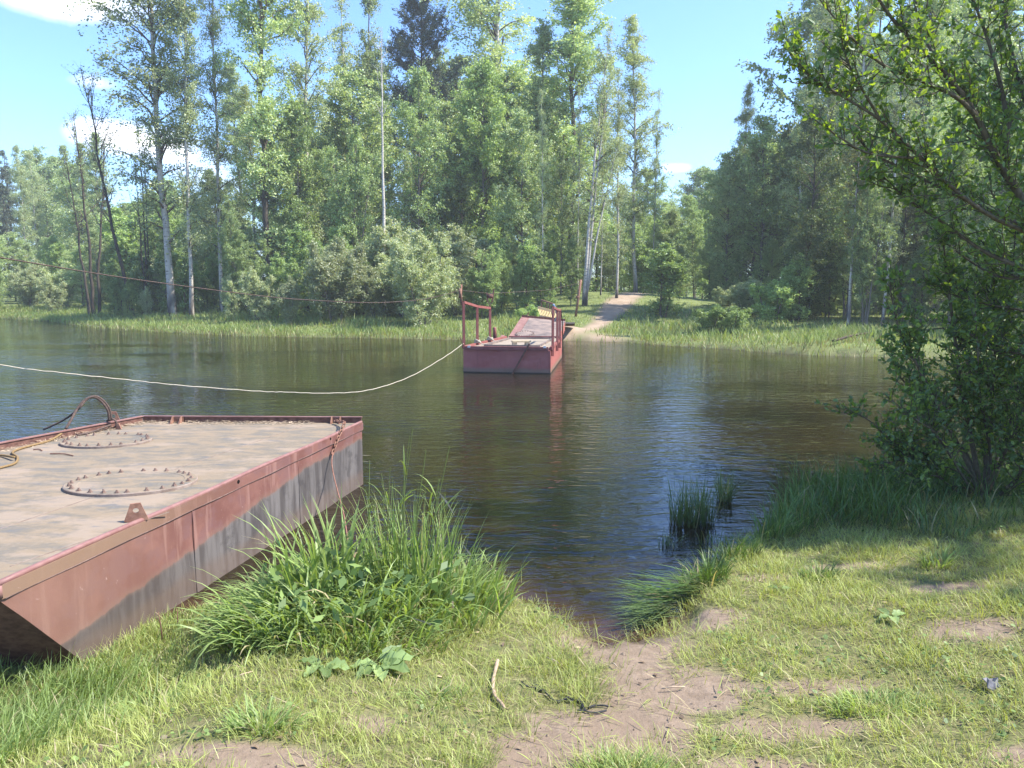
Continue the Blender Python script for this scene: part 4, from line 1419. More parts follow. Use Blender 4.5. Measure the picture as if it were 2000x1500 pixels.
# ------------------------------------------------------------------ ferry
FL, FR, BR, BL = (np.array(p) for p in ((-1.20, 18.90), (.915, 18.56), (1.46, 22.75), (-.15, 22.9)))
ferry = empty('ferry', (0, 20.5, 0), 'dark red flat steel ferry with posts and rails lying in the middle of the river', 'ferry')
TOP = .62
g = Geo()
g.prism([tuple(FL), tuple(FR), tuple(BR), tuple(BL)], -.35, TOP - .05)
g.build('hull', M['ferry'], ferry)
fd = (FR - FL) / np.linalg.norm(FR - FL)
fn = np.array([fd[1], -fd[0]])
FW = np.linalg.norm(FR - FL)
for (s0, s1, seed) in ((0.0, .488, 5), (.494, 1.0, 6)):
    nu, nv = 30, 14
    uu, vv = np.meshgrid(np.linspace(s0, s1, nu), np.linspace(-.1, .565, nv))
    b_ = fbm(uu * 6 + seed, vv * 5, seed, 3)
    off = .012 + .035 * (b_ - .5) * np.sin(np.pi * (uu - s0) / (s1 - s0)) ** .5 * np.sin(np.pi * np.clip((vv + .1) / .67, 0, 1)) ** .5
    rr = random.Random(seed)
    for i in range(10 if seed == 6 else 4):
        du, dv = rr.uniform(s0 + (s1 - s0) * (.4 if seed == 6 else .1), s1 - .02), rr.uniform(.08, .5)
        off = off - .016 * np.exp(-(((uu - du) * FW / .05) ** 2 + ((vv - dv) / .05) ** 2))
    P = FL[None, None] + fd[None, None] * (uu * FW)[..., None] + fn[None, None] * off[..., None]
    V = np.c_[P.reshape(-1, 2), vv.ravel()] - np.array(ferry.location)[None]
    ii = np.arange(nu * nv).reshape(nv, nu)
    F = np.stack([ii[:-1, :-1], ii[:-1, 1:], ii[1:, 1:], ii[1:, :-1]], -1).reshape(-1, 4)
    add_obj('bow_plate', mesh_np('bow_plate', V, F, [M['ferry']], smooth=True), ferry)
g = Geo()
sdv = (BR - FR) / np.linalg.norm(BR - FR)
sn_ = np.array([sdv[1], -sdv[0]])
p0, p1 = np.array([*(FR + sn_ * .012), .23]), np.array([*(BR + sn_ * .012), .23])
g.bar(p0, p1, .02, .66)
g.build('side_plate', M['ferry'], ferry)
# rim channels
for a_, b_, nm in ((FL, FR, 0), (FR, BR, 1), (FL, BL, 2), (BL, BR, 3)):
    g = Geo()
    d = (b_ - a_) / np.linalg.norm(b_ - a_)
    o_ = np.array([d[1], -d[0]]) * (.02 if nm in (0, 1) else -.02)
    z1 = .615 + (.004 if nm in (1, 2) else 0)
    g.bar(np.array([*(a_ + o_ + d * (.03 if nm == 0 else .06)), z1]), np.array([*(b_ + o_ - d * (.03 if nm == 0 else .05)), z1]), .07, .085 if nm == 0 else .07)
    g.build('rim_channel', M['ferry_rail'], ferry)
g = Geo()
cen = (FL + FR + BR + BL) / 4
g.prism([tuple(p + (cen - p) * .03) for p in (FL, FR, BR, BL)], TOP - .055, TOP - .02)
g.build('deck', M['ferry_deck'], ferry)
# raised deck frame
q = [FL + (cen - FL) * .35, FR + (cen - FR) * .35, BR + (cen - BR) * .2, BL + (cen - BL) * .25]
for i in range(4):
    g = Geo()
    a_, b_ = q[i], q[(i + 1) % 4]
    g.bar(np.array([*a_, TOP]), np.array([*b_, TOP + .002 * i]), .05, .05)
    g.build('deck_frame', M['ramp_plate'], ferry)
# corner patches of flaked paint
for p in (at_y(916, 677, 18.83), at_y(1064, 678, 18.5)):
    g = Geo()
    g.box(p, (.07, .03, .05), ((fd[0], fd[1], 0), (fn[0], fn[1], 0), (0, 0, 1)))
    g.build('flaked_patch', M['white_paint'], ferry)
# dark bar added for the shadow line slanting across the bow
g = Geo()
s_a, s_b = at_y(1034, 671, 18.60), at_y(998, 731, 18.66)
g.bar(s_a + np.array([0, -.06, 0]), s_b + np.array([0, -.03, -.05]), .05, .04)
g.build('shadow_bar', M['rust_dark'], ferry)
# left rail
lp = [np.array([-1.19, 18.95]), np.array([-.90, 19.95]), np.array([-.60, 21.0])]
lt = [1.73, 1.60, 1.53]
for p, zt in zip(lp, lt):
    g = Geo()
    g.bar((p[0], p[1], .60), (p[0] + .0, p[1], zt), .075, .06, (1, .2, 0))
    g.build('rail_post', M['ferry_rail'], ferry)
for i in range(2):
    g = Geo()
    g.bar((*lp[i], lt[i] + .0), (*lp[i + 1], lt[i + 1]), .05, .06)
    g.build('top_rail', M['ferry_rail'], ferry)
# right rail, posts bolted outside the hull
rp_ = [(at_y(1079, 600, 18.75), .42), (at_y(1090, 605, 20.3), .42), (at_y(1096.5, 605, 21.3), .42)]
tops = []
for (p, zb_) in rp_:
    s_ = (p[1] - FR[1]) / sdv[1]
    b2 = FR + sdv * s_ + sn_ * .055
    zt = p[2]
    g = Geo()
    g.bar((b2[0], b2[1], zb_), (b2[0] + .0, b2[1], zt), .06, .05, (1, .2, 0))
    g.build('rail_post', M['ferry_rail'], ferry)
    tops.append(np.array([b2[0], b2[1], zt]))
for i in range(2):
    g = Geo()
    g.bar(tops[i] + (0, .02, 0), tops[i + 1], .05, .05)
    g.build('top_rail', M['ferry_rail'], ferry)
g = Geo()
g.tube([tops[2] + (.03, .05, -.02), tops[2] + (.07, .1, -.3), tops[2] + (.09, .1, -.85)], .014, 6)
g.build('hanging_wire', M['black'], ferry, True)
# mast with sleeve, and a forked cable guide on the last post
g = Geo()
m0 = np.array([-1.235, 18.93, 1.66])
g.tube([m0, m0 + (-.015, 0, .25), m0 + (0.0, 0, .5)], [.03, .026, .022], 8)
g.build('mast', M['rust'], ferry, True)
g = Geo()
g.tube([m0 + (-.03, -.01, .17), m0 + (-.03, -.01, .40)], .034, 8)
g.build('mast_sleeve', M['rust'], ferry, True)
f0 = np.array([-.60, 21.0, 1.55])
for sgn in (-1, 1):
    g = Geo()
    g.bar(f0, f0 + (sgn * .05, 0, .16), .02, .02)
    g.bar(f0 + (sgn * .065, 0, .14), f0 + (sgn * .075 + (.03 if sgn > 0 else 0), 0, .40 if sgn < 0 else .5), .04, .04)
    g.build('cable_fork', M['rust'], ferry)
g = Geo()
g.tube([f0 + (-.07, 0, .3), f0 + (.09, 0, .3)], .06, 10)
g.build('pulley', M['rust_dark'], ferry, True)
g = Geo()
b_ = at_y(967, 666, 22.3)
t_ = at_y(966, 641, 22.3)
g.tube([(b_[0], b_[1], .55), t_, t_ + (0, 0, .03)], [.055, .05, .04], 8)
g.build('bollard', M['ferry_rail'], ferry, True)
g = Geo()
g.tube(spline([at_y(906, 676, 18.86), at_y(902, 668, 18.8), at_y(899, 658, 18.8)], 6), .01, 5)
g.build('cleat', M['rust_dark'], ferry, True)

for p, lab in ((lp[1], 'pale rope knotted round the foot of the middle left post of the ferry'), (lp[2], 'pale rope knotted round the foot of the rear left post of the ferry')):
    g = Geo()
    g.tube([(p[0] + math.cos(t) * (.07 + .012 * math.sin(t * 2.3)), p[1] + math.sin(t) * .06, .655 + .011 * t / 2) for t in np.linspace(0, 17, 60)] +
           [(p[0] + .12, p[1] - .1, .64), (p[0] + .2, p[1] - .16, .625)], .014, 6)
    tag(g.build('rope_knot', M['rope_white'], None, True), lab, 'rope')
# low plank bench on the ferry deck
pb = at(1018, 668, TOP + .06)
bench = empty('plank_bench', (pb[0], pb[1], TOP - .02), 'low weathered plank on two blocks near the front edge of the ferry deck', 'bench')
ad = np.array([.97, .22, 0])
an = np.array([-.22, .97, 0])
g = Geo()
g.box(np.array([pb[0], pb[1], TOP + .078]), (.50, .17, .045), (ad, an, (0, 0, 1)))
g.build('seat', M['wood'], bench)
for s_ in (-.18, .16):
    g = Geo()
    g.box(np.array([pb[0], pb[1], TOP + .018]) + ad * s_, (.11, .14, .075), (ad, an, (0, 0, 1)))
    g.build('block', M['wood'], bench)

# raised ramp pontoon behind the ferry
ramp = empty('ramp', (.9, 24.5, .3), 'tilted steel ramp with a round hatch leading from the ferry up to the far bank', 'ramp')
r0, r1 = at_y(987, 668, 22.95), at_y(1088, 668, 22.85)
r3, r2 = at_y(1019, 619, 26.4), at_y(1104, 627, 26.4)
dn = np.array([0, .12, -.32])
g = Geo()
g.hexa([r0 + dn, r1 + dn, r2 + dn, r3 + dn, r0, r1, r2, r3])
g.build('hull', M['ferry'], ramp)
up_ = np.cross(r1 - r0, r3 - r0)
up_ /= np.linalg.norm(up_)
rx_ = (r1 - r0) / np.linalg.norm(r1 - r0)
ry_ = np.cross(up_, rx_)


def rpt(u, v, off=0.0):
    return r0 * (1 - u) * (1 - v) + r1 * u * (1 - v) + r2 * u * v + r3 * (1 - u) * v + up_ * off


g = Geo()
g.hexa([rpt(.18, .0, .004), rpt(1, .0, .004), rpt(1, .97, .004), rpt(.18, .97, .004), rpt(.18, .0, .016), rpt(1, .0, .016), rpt(1, .97, .016), rpt(.18, .97, .016)])
g.build('deck_plate', M['ramp_plate'], ramp)
g = Geo()
g.hexa([rpt(0, .0, .002), rpt(.17, .0, .002), rpt(.17, .97, .002), rpt(0, .97, .002), rpt(0, .0, .014), rpt(.17, .0, .014), rpt(.17, .97, .014), rpt(0, .97, .014)])
g.build('edge_plate', M['rim'], ramp)
g = Geo()
g.bar(rpt(0, 1.0, .03), rpt(1, 1.0, .03), .05, .08)
g.build('end_rim', M['rust_dark'], ramp)
hc = rpt(.30, .26, .017)
g = Geo()
ring = [hc + rx_ * math.cos(t) * .30 + ry_ * math.sin(t) * .36 for t in np.linspace(0, 2 * math.pi, 33)[:-1]]
g.add(ring + [p + up_ * .03 for p in ring], [tuple(range(32, 64))] + [(i, (i + 1) % 32, 32 + (i + 1) % 32, 32 + i) for i in range(32)])
rh = g.build('hatch', M['ramp_plate'], ramp)
for k in range(20):
    t = k * 2 * math.pi / 20
    b = add_obj('bolt', bolt_me, rh)
    b.location = tuple(hc + rx_ * math.cos(t) * .27 + ry_ * math.sin(t) * .33 + up_ * .03 - np.array(ramp.location))
    b.rotation_euler = Vector(up_).to_track_quat('Z', 'Y').to_euler()
g = Geo()
p = rpt(-.10, .12, .02)
g.box(p, (.10, .32, .10), (rx_, ry_, up_))
g.build('lug_block', M['rim'], ramp)
g = Geo()
g.bar(rpt(.10, 1.0, .02), rpt(.16, 1.02, .16), .03, .03)
g.build('prop', M['rust_dark'], ramp)

# yellow slatted bench at the head of the ramp
yb = empty('slatted_bench', tuple(at_y(1070, 622, 27.2) - np.array([0, 0, .15])), 'yellow wooden slatted bench back lying at the head of the ramp', 'bench')
tl_, tr_ = at_y(1050, 601, 27.2), at_y(1091, 612, 27.0)
bl_, br_ = at_y(1055, 617, 26.9), at_y(1091, 624, 26.7)
g = Geo()
g.bar(tl_, tr_, .03, .11)
g.build('top_board', M['wood_yellow'], yb)
g = Geo()
g.bar(bl_, br_, .03, .05)
g.build('bottom_board', M['wood_yellow'], yb)
for k in range(12):
    f = (k + .3) / 12
    g = Geo()
    g.bar(tl_ + (tr_ - tl_) * f + (0, -.02, -.04), bl_ + (br_ - bl_) * f + (0, -.02, .02), .024, .022, (1, 0, 0))
    g.build('slat', M['wood_yellow'], yb)
for f in (.03, .97):
    g = Geo()
    a_ = bl_ + (br_ - bl_) * f
    g.bar(a_ + (0, .05, .04), a_ + (-.05, -.1, -.32), .03, .03)
    g.build('leg', M['rust'], yb)
# rusty guard rail on the bank behind
gr = empty('guard_rail', tuple(at_y(1070, 610, 28.2) * np.array([1, 1, 0]) + np.array([0, 0, .6])), 'rusty brown guard rail behind the yellow slatted bench', 'railing')
h0, h1 = at_y(1057, 586, 28.4), at_y(1084, 595, 27.9)
g = Geo()
g.bar(h0, h1, .04, .05)
g.build('top_rail', M['rust'], gr)
g = Geo()
g.bar(h0 + (0, 0, -.3), h1 + (0, 0, -.28), .03, .04)
g.build('lower_rail', M['rust'], gr)
for f in (.02, .42, .62, .97):
    p = h0 + (h1 - h0) * f
    g = Geo()
    g.bar(p, (p[0], p[1], .35), .045, .045, (1, 0, 0))
    g.build('rail_post', M['rust'], gr)
# blue pipe leaning on the right rail, gangplank, cable post
g = Geo()
g.tube(spline([at_y(1081, 595, 22.4), at_y(1086, 605, 22.6), at_y(1088, 618, 22.9), at_y(1084, 627, 23.2)], 10), .03, 8)
tag(g.build('blue_pipe', M['blue_pipe'], None, True), 'bent blue plastic pipe hung on the right hand rail of the ferry', 'pipe')
g = Geo()
k0, k1 = at_y(1106, 628, 26.8), at_y(1122, 635, 28.2)
k0[2] = .86
k1 = np.array([2.25, 31.3, gz(2.25, 31.3) + .05])
g.bar(k0, k1, .6, .05)
tag(g.build('gangplank', M['wood'], None), 'short dusty plank bridging from the ramp to the sandy path', 'plank')
pz = at_y(1124, 578, 36.5)
post = empty('cable_post', (pz[0], pz[1], gz(pz[0], pz[1])), 'leaning rusty post on the far bank holding the ferry cable', 'post')
g = Geo()
pt_top = np.array([pz[0] + .25, pz[1], gz(pz[0], pz[1]) + 1.75])
g.tube([(pz[0], pz[1], gz(pz[0], pz[1]) - .1), pt_top], .06, 8)
g.build('shaft', M['rust'], post, True)
g = Geo()
g.tube([pt_top + (-.17, 0, -.9), pt_top + (-.14, 0, -.76)], .085, 8)
g.build('collar', M['rust_dark'], post, True)

# the ferry cable and the pale tow rope
mast_top = m0 + np.array([-.02, -.03, .36])
w = [at_y(-400, 425, 7.0), at_y(-120, 482, 8.5), at_y(0, 503, 9.6), at_y(260, 545, 12), at_y(520, 579, 14.6), at_y(640, 588, 15.9), at_y(740, 591, 17), at_y(830, 584, 18), mast_top,
     f0 + np.array([.0, 0, .37]), at_y(1013, 602, 28) * np.array([1, 1, 1]), pt_top + np.array([-.02, -.06, -.15])]
w = [np.array(p) for p in w]
g = Geo()
cs = np.vstack([spline(w[:9], 130), w[9], w[9] + (w[11] - w[9]) * .5 + (0, 0, -.12), w[11]])
g.tube(cs, np.r_[np.linspace(.009, .009, 105), np.linspace(.009, .006, 25), .007, .007, .007], 6)
tag(g.build('ferry_cable', M['cable'], None, True), 'rusty steel cable stretched over the river to the mast of the ferry', 'cable')
w = [at_y(-260, 650, 9.2), at_y(0, 712, 11), at_y(120, 728, 11.5), at_y(250, 742, 12.2), at_y(345, 752, 12.6), at_y(500, 764, 13.6), at_y(560, 766, 13.9), at_y(640, 768, 14.4), at_y(720, 762, 15.2),
     at_y(800, 736, 16.6), at_y(870, 696, 18), at_y(905, 671, 18.90)]
cv = spline(w, 150)
cv[:, 2] += .006 * np.sin(np.arange(150) * 1.3) * (np.random.default_rng(1).random(150))
g = Geo()
g.tube(cv, .008, 6)
tag(g.build('tow_rope', M['rope_white'], None, True), 'pale slack rope running from the ferry corner low over the water to the left', 'rope')

# ------------------------------------------------------------------ our bank: trodden lawn
rng = np.random.default_rng(15)
nc = 11500
cx = rng.uniform(-3.4, 6.6, nc)
cyy = rng.uniform(2.0, 6.9, nc)
keep = (near_s(cx, cyy) > .05) & (rng.random(nc) < (1 - .93 * bare_mask(cx, cyy))) & (np.abs(cx) < .78 * cyy + .5 + 1.3 * (cx > 0))
pside = (cx - A[0]) * snorm[0] + (cyy - A[1]) * snorm[1]
keep &= (pside > .03)
cx, cyy = cx[keep], cyy[keep]
nb_ = rng.integers(14, 38, len(cx))
rep = np.repeat(np.arange(len(cx)), nb_)
n = len(rep)
tall = .25 + 1.5 * fbm(cx * 2.2, cyy * 2.2, 41) ** 1.3 * rng.uniform(.6, 1.5, len(cx)) * np.where(rng.random(len(cx)) < .05, 2.0, 1)
sp = rng.normal(0, .030, (n, 2)) * (.6 + tall[rep])[:, None]
bx, by = cx[rep] + sp[:, 0], cyy[rep] + sp[:, 1]
bz = ground_z(cx, cyy)[rep] - .004
h_ = .062 * tall[rep] * rng.uniform(.5, 1.4, n) + .012
az_ = np.arctan2(sp[:, 1], sp[:, 0]) + rng.normal(0, .7, n)
crnd = np.clip(rng.random(n) * .55 + rng.random(len(cx))[rep] * .45, 0, 1)
B1 = blades(np.c_[bx, by, bz], h_, rng.uniform(.0022, .0042, n), az_, rng.uniform(.15, 1.15, n), rng.uniform(.2, 1.0, n), 2, rng, crnd)
# flattened longer leaves and straw
n = 5200
fx_, fy_ = rng.uniform(-3.2, 4.4, n), rng.uniform(2.0, 6.2, n)
k = (near_s(fx_, fy_) > .08) & (np.abs(fx_) < .78 * fy_ + .4) & ((fx_ - A[0]) * snorm[0] + (fy_ - A[1]) * snorm[1] > .05) & (rng.random(n) < 1 - .6 * bare_mask(fx_, fy_))
fx_, fy_ = fx_[k], fy_[k]
n = len(fx_)
B2 = blades(np.c_[fx_, fy_, ground_z(fx_, fy_) + .012], rng.uniform(.05, .16, n), rng.uniform(.003, .006, n), rng.normal(2.6, 1.1, n), rng.uniform(1.1, 1.5, n), rng.uniform(.1, .4, n), 3, rng,
            np.clip(rng.random(n) * 1.15, 0, 1))
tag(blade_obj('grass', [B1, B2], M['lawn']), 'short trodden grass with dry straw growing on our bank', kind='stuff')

# clover-like leaflets and dead leaves among the grass
n = 9000
lx_, ly_ = rng.uniform(-3.2, 4.4, n), rng.uniform(2.0, 6.4, n)
cm = fbm(lx_ * 1.3, ly_ * 1.3, 71)
k = (near_s(lx_, ly_) > .1) & (np.abs(lx_) < .78 * ly_ + .4) & ((lx_ - A[0]) * snorm[0] + (ly_ - A[1]) * snorm[1] > .06) & (rng.random(n) < sm(.45, .65, cm) * (1 - .9 * bare_mask(lx_, ly_)))
C_ = np.c_[lx_[k], ly_[k], ground_z(lx_[k], ly_[k]) + rng.uniform(.012, .04, k.sum())]


def flat_leaves(C, size, asp, tilt, rng):
    az = rng.uniform(0, 6.28, len(C))
    a = np.c_[np.cos(az), np.sin(az), rng.normal(0, tilt, len(C))]
    b = np.c_[-np.sin(az), np.cos(az), rng.normal(0, tilt, len(C))]
    s_ = size * rng.uniform(.6, 1.3, len(C))[:, None] * .5
    V = np.stack([C - a * s_, C - a * s_ * .2 + b * s_ * asp, C + a * s_ * .6 + b * s_ * asp * .8, C + a * s_, C + a * s_ * .6 - b * s_ * asp * .8, C - a * s_ * .2 - b * s_ * asp], 1).reshape(-1, 3)
    i = np.arange(len(C))[:, None] * 6
    return V, np.stack([i + np.array([0, 1, 2, 3]), i + np.array([0, 3, 4, 5])], 1).reshape(-1, 4)


V, F = flat_leaves(C_, .022, .75, .35, rng)
tag(add_obj('clover', mesh_np('clover', V, F, [M['clover']], dict(rnd=np.repeat(rng.random(len(C_)), 2)))), 'small round leaves of clover and herbs among the short grass', kind='stuff')
n = 700
lx_, ly_ = rng.uniform(-3.0, 4.4, n), rng.uniform(2.0, 6.0, n)
k = (near_s(lx_, ly_) > .1) & ((lx_ - A[0]) * snorm[0] + (ly_ - A[1]) * snorm[1] > .06)
C_ = np.c_[lx_[k], ly_[k], ground_z(lx_[k], ly_[k]) + .008]
V, F = flat_leaves(C_, .028, .5, .3, rng)
tag(add_obj('dead_leaves', mesh_np('dead_leaves', V, F, [M['dead_leaf']], dict(rnd=np.repeat(rng.random(len(C_)), 2)))), 'brown dead leaves and bits scattered over our bank', kind='stuff')

n = 2600
lx_, ly_ = rng.uniform(-2.0, 3.2, n), rng.uniform(2.1, 4.8, n)
k = (near_s(lx_, ly_) > .06) & (rng.random(n) < bare_mask(lx_, ly_))
C_ = np.c_[lx_[k], ly_[k], ground_z(lx_[k], ly_[k]) + .001]
m_ = len(C_)
oct_ = np.array([(1, 0, 0), (0, 1, 0), (-1, 0, 0), (0, -1, 0), (0, 0, .8), (0, 0, -.5)], float)
of_ = np.array([(0, 1, 4), (1, 2, 4), (2, 3, 4), (3, 0, 4), (1, 0, 5), (2, 1, 5), (3, 2, 5), (0, 3, 5)])
sz_ = rng.gamma(2.0, .0016, m_) + .0015
V = (C_[:, None] + oct_[None] * sz_[:, None, None] * rng.uniform(.6, 1.4, (m_, 6, 1))).reshape(-1, 3)
F = (np.arange(m_)[:, None, None] * 6 + of_[None]).reshape(-1, 3)
tag(add_obj('grit', mesh_np('grit', V, F, [M['grit']])), 'small clods and grit on the worn bare soil', kind='stuff')

# soft taller grass at the foot of the pontoon
n = 9000
s_ = rng.uniform(-.45, 1.9, n)
o_ = np.abs(rng.normal(0, .30, n)) + .05
p_ = A[None] + sdir[None] * s_[:, None] + snorm[None] * o_[:, None]
left = rng.random(n) < .62
p_[left] = np.c_[rng.uniform(-3.6, -1.9, left.sum()), rng.uniform(2.6, 3.95, left.sum())]
k = near_s(p_[:, 0], p_[:, 1]) > .0
p_, o2 = p_[k], o_[k]
n = len(p_)
B3 = blades(np.c_[p_, ground_z(p_[:, 0], p_[:, 1]) - .005], rng.uniform(.08, .24, n) * np.where((p_[:, 1] > 3.9) & (o2 < .45), .45, 1.0), rng.uniform(.003, .0065, n), rng.normal(.2, 1.2, n), rng.uniform(.05, .6, n), rng.uniform(.3, 1.5, n), 3, rng)
tag(blade_obj('soft_grass', [B3], M['tallgrass']), 'soft green grass growing against the foot of the near pontoon', kind='stuff')

# ------------------------------------------------------------------ big tall grass clump beside the pontoon
tg = empty('tall_grass_clump', (-.85, 4.3, gz(-.85, 4.3)), 'big clump of tall bright green reed grass between the near pontoon and the water', 'grass clump')


def clump_pts(n, cx, cy_, rx, ry, rng, pw=.6):
    t = rng.uniform(0, 2 * math.pi, n)
    r_ = rng.random(n) ** pw
    return np.c_[cx + np.cos(t) * rx * r_, cy_ + np.sin(t) * ry * r_]


def blade_set(P, h0, h1, w0, w1, rng, l0, l1, c0, c1, nseg, cx, cy_, outward=.6, rnd=None):
    n = len(P)
    az = np.arctan2(P[:, 1] - cy_, P[:, 0] - cx) + rng.normal(0, outward, n)
    return blades(np.c_[P, np.maximum(ground_z(P[:, 0], P[:, 1]), -.12) - .01], rng.uniform(h0, h1, n), rng.uniform(w0, w1, n), az, rng.uniform(l0, l1, n), rng.uniform(c0, c1, n), nseg, rng, rnd)


rng = np.random.default_rng(23)
parts = []
P = clump_pts(420, -.98, 4.35, .62, .55, rng)
parts.append(blade_set(P, .28, .58, 0.008, .022, rng, .05, .9, .6, 2.4, 6, -1.0, 4.35, 1.3))
P = clump_pts(520, -.62, 4.5, .62, .5, rng)
parts.append(blade_set(P, .20, .44, .008, .018, rng, .05, .5, .4, 1.6, 5, -.7, 4.5, .9))
P = clump_pts(400, -.36, 4.72, .38, .36, rng)
parts.append(blade_set(P, .08, .26, .004, .008, rng, .05, .5, .3, 1.3, 4, -.4, 4.7, 1.0))
P = clump_pts(360, -1.35, 4.25, .30, .42, rng)
parts.append(blade_set(P, .25, .46, .011, .022, rng, .25, .7, .8, 1.8, 6, -1.1, 4.3, .6))
P = clump_pts(420, -.85, 3.88, .5, .2, rng)
parts.append(blade_set(P, .10, .34, .006, .013, rng, .2, .8, .5, 1.6, 5, -.85, 4.1, .7))
P = clump_pts(150, -.60, 4.60, .28, .22, rng)
parts.append(blade_set(P, .45, .82, .006, .011, rng, .0, .22, .05, .7, 6, -.6, 4.6, 1.2))
P = clump_pts(90, -1.15, 4.45, .22, .2, rng)
parts.append(blade_set(P, .5, .78, .012, .024, rng, .0, .35, .3, 1.5, 6, -1.1, 4.4, 1.2))
P = clump_pts(60, -.9, 4.2, .55, .35, rng)
parts.append(blade_set(P, .15, .45, .006, .012, rng, .6, 1.4, .2, 1.4, 5, -.9, 4.3, 2.5, np.full(60, .99)))
P = clump_pts(60, -.62, 4.62, .30, .25, rng)
parts.append(blade_set(P, .40, .72, .008, .014, rng, .0, .25, .1, .9, 6, -.6, 4.6, .9))
bl = blade_obj('blades', parts, M['tallgrass'], tg)
bl['kind'] = 'stuff'
n = 260
P = clump_pts(n, -.85, 4.25, .62, .5, rng)
Cw = np.c_[P, ground_z(P[:, 0], P[:, 1]) + rng.uniform(.05, .38, n)]
V, F = leaf_quads(Cw, .075, rng, .5, -.1)
wd = add_obj('weed_leaves', mesh_np('weed_leaves', V - np.array(tg.location)[None], F, [M['clover']], dict(rnd=rng.random(n))), tg)
wd['kind'] = 'stuff'
# flowering stalks standing above the clump
rs = random.Random(8)
stalk_px = [(728, 1075, 722, 900), (735, 1060, 762, 912), (765, 1050, 800, 850), (775, 1040, 806, 838), (788, 1060, 790, 930), (800, 1070, 832, 880), (815, 1060, 878, 872), (822, 1090, 842, 960),
            (800, 1080, 770, 940), (840, 1085, 858, 938), (770, 1080, 745, 925), (905, 1120, 975, 1078), (832, 1080, 870, 965), (780, 1080, 783, 955)]
for i, (bx_, by_, tx_, ty_) in enumerate(stalk_px):
    yb_ = 4.55 + rs.uniform(-.15, .2)
    b0 = at_y(bx_, by_ + 60, yb_)
    b0[2] = gz(b0[0], b0[1])
    t0_ = at_y(tx_, ty_, yb_ + rs.uniform(-.1, .1))
    md = (b0 + t0_) / 2 + np.array([rs.uniform(-.02, .02), 0, .02])
    c = spline([b0, md, t0_], 12)
    V, F = tube(c, np.linspace(.0045, .0018, 12), 5)
    n_ = len(V)
    st = add_obj('stalk', mesh_np('stalk', V - np.array(tg.location)[None], F, [M['stalk']], None, dict(t=np.repeat(np.linspace(0, 1, 12), 5), rnd=np.full(n_, rs.uniform(.2, .8))), smooth=True), tg)
    # one or two long leaves leaving the stalk
    lv = []
    r2 = np.random.default_rng(i)
    nl = 3
    pos_ = c[r2.integers(3, 10, nl)]
    v, f, t_, r_ = blades(pos_, r2.uniform(.12, .28, nl), r2.uniform(.006, .011, nl), r2.uniform(0, 6.28, nl), r2.uniform(.3, .7, nl), r2.uniform(.3, 1.6, nl), 5, r2)
    add_obj('stalk_leaf', mesh_np('stalk_leaf', v - np.array(tg.location)[None], f, [M['tallgrass']], None, dict(t=t_, rnd=r_ * .9), smooth=True), st)['kind'] = 'stuff'
    if i in (2, 3, 6, 9, 5):
        m = 60
        q = r2.random(m)
        pc = c[-1][None] + (c[-3] - c[-1])[None] * q[:, None] * 1.0
        v, f, t_, r_ = blades(pc, r2.uniform(.008, .02, m), np.full(m, .003), r2.uniform(0, 6.28, m), r2.uniform(.1, .5, m), np.zeros(m), 2, r2)
        add_obj('seed_head', mesh_np('seed_head', v - np.array(tg.location)[None], f, [M['stalk']], None, dict(t=t_, rnd=r_ * .8), smooth=True), st)
# pale dead leaves leaning out of the clump
rng = np.random.default_rng(31)
for (a_, b_, yy) in (((856, 960), (890, 1010), 4.6), ((880, 1150), (888, 1210), 4.35), ((800, 1205), (880, 1240), 4.0), ((905, 1065), (930, 1105), 4.7), ((615, 1175), (606, 1200), 4.1), ((592, 1203), (612, 1200), 4.1)):
    p, q = at_y(*a_, yy), at_y(*b_, yy - .05)
    g = Geo()
    d = q - p
    s_ = np.cross(d, (0, 1, 0.2))
    s_ = s_ / np.linalg.norm(s_) * .006
    mid_ = (p + q) / 2 + np.array([0, 0, .012])
    g.add([p - s_ * .4, p + s_ * .4, mid_ + s_, mid_ - s_, q, p + (0, .003, -.002), mid_ + (0, .004, -.004)], [(0, 1, 2, 3), (3, 2, 4), (1, 0, 5), (5, 6, 2, 1), (0, 3, 6, 5), (6, 4, 2), (3, 4, 6)])
    g.build('dry_leaf', M['debris'], tg)

# ------------------------------------------------------------------ grass of the right hand bank, shaded
rng = np.random.default_rng(37)
n = 15000
x_, y_ = rng.uniform(1.9, 7.5, n), rng.uniform(5.2, 8.4, n)
s_ = near_s(x_, y_)
k = (s_ > -.05) & (s_ < 1.9) & (rng.random(n) < np.exp(-np.clip(s_ - .75, 0, 9) * 2.2)) & (y_ > 5.75 + .25 * np.sin(x_ * 3))
x_, y_, s_ = x_[k], y_[k], s_[k]
n = len(x_)
cl = fbm(x_ * 1.9, y_ * 1.9, 51)
h_ = (.16 + .42 * cl) * rng.uniform(.55, 1.3, n) * (1 - .5 * sm(.8, 1.6, s_))
B4 = blades(np.c_[x_, y_, ground_z(x_, y_) - .01], h_, rng.uniform(.005, .011, n), rng.uniform(0, 6.28, n), rng.uniform(.05, .5, n), rng.uniform(.3, 1.6, n), 4, rng)
tag(blade_obj('bank_grass', [B4], M['bankgrass']), 'long dark green grass in the shade along the right hand bank', kind='stuff')


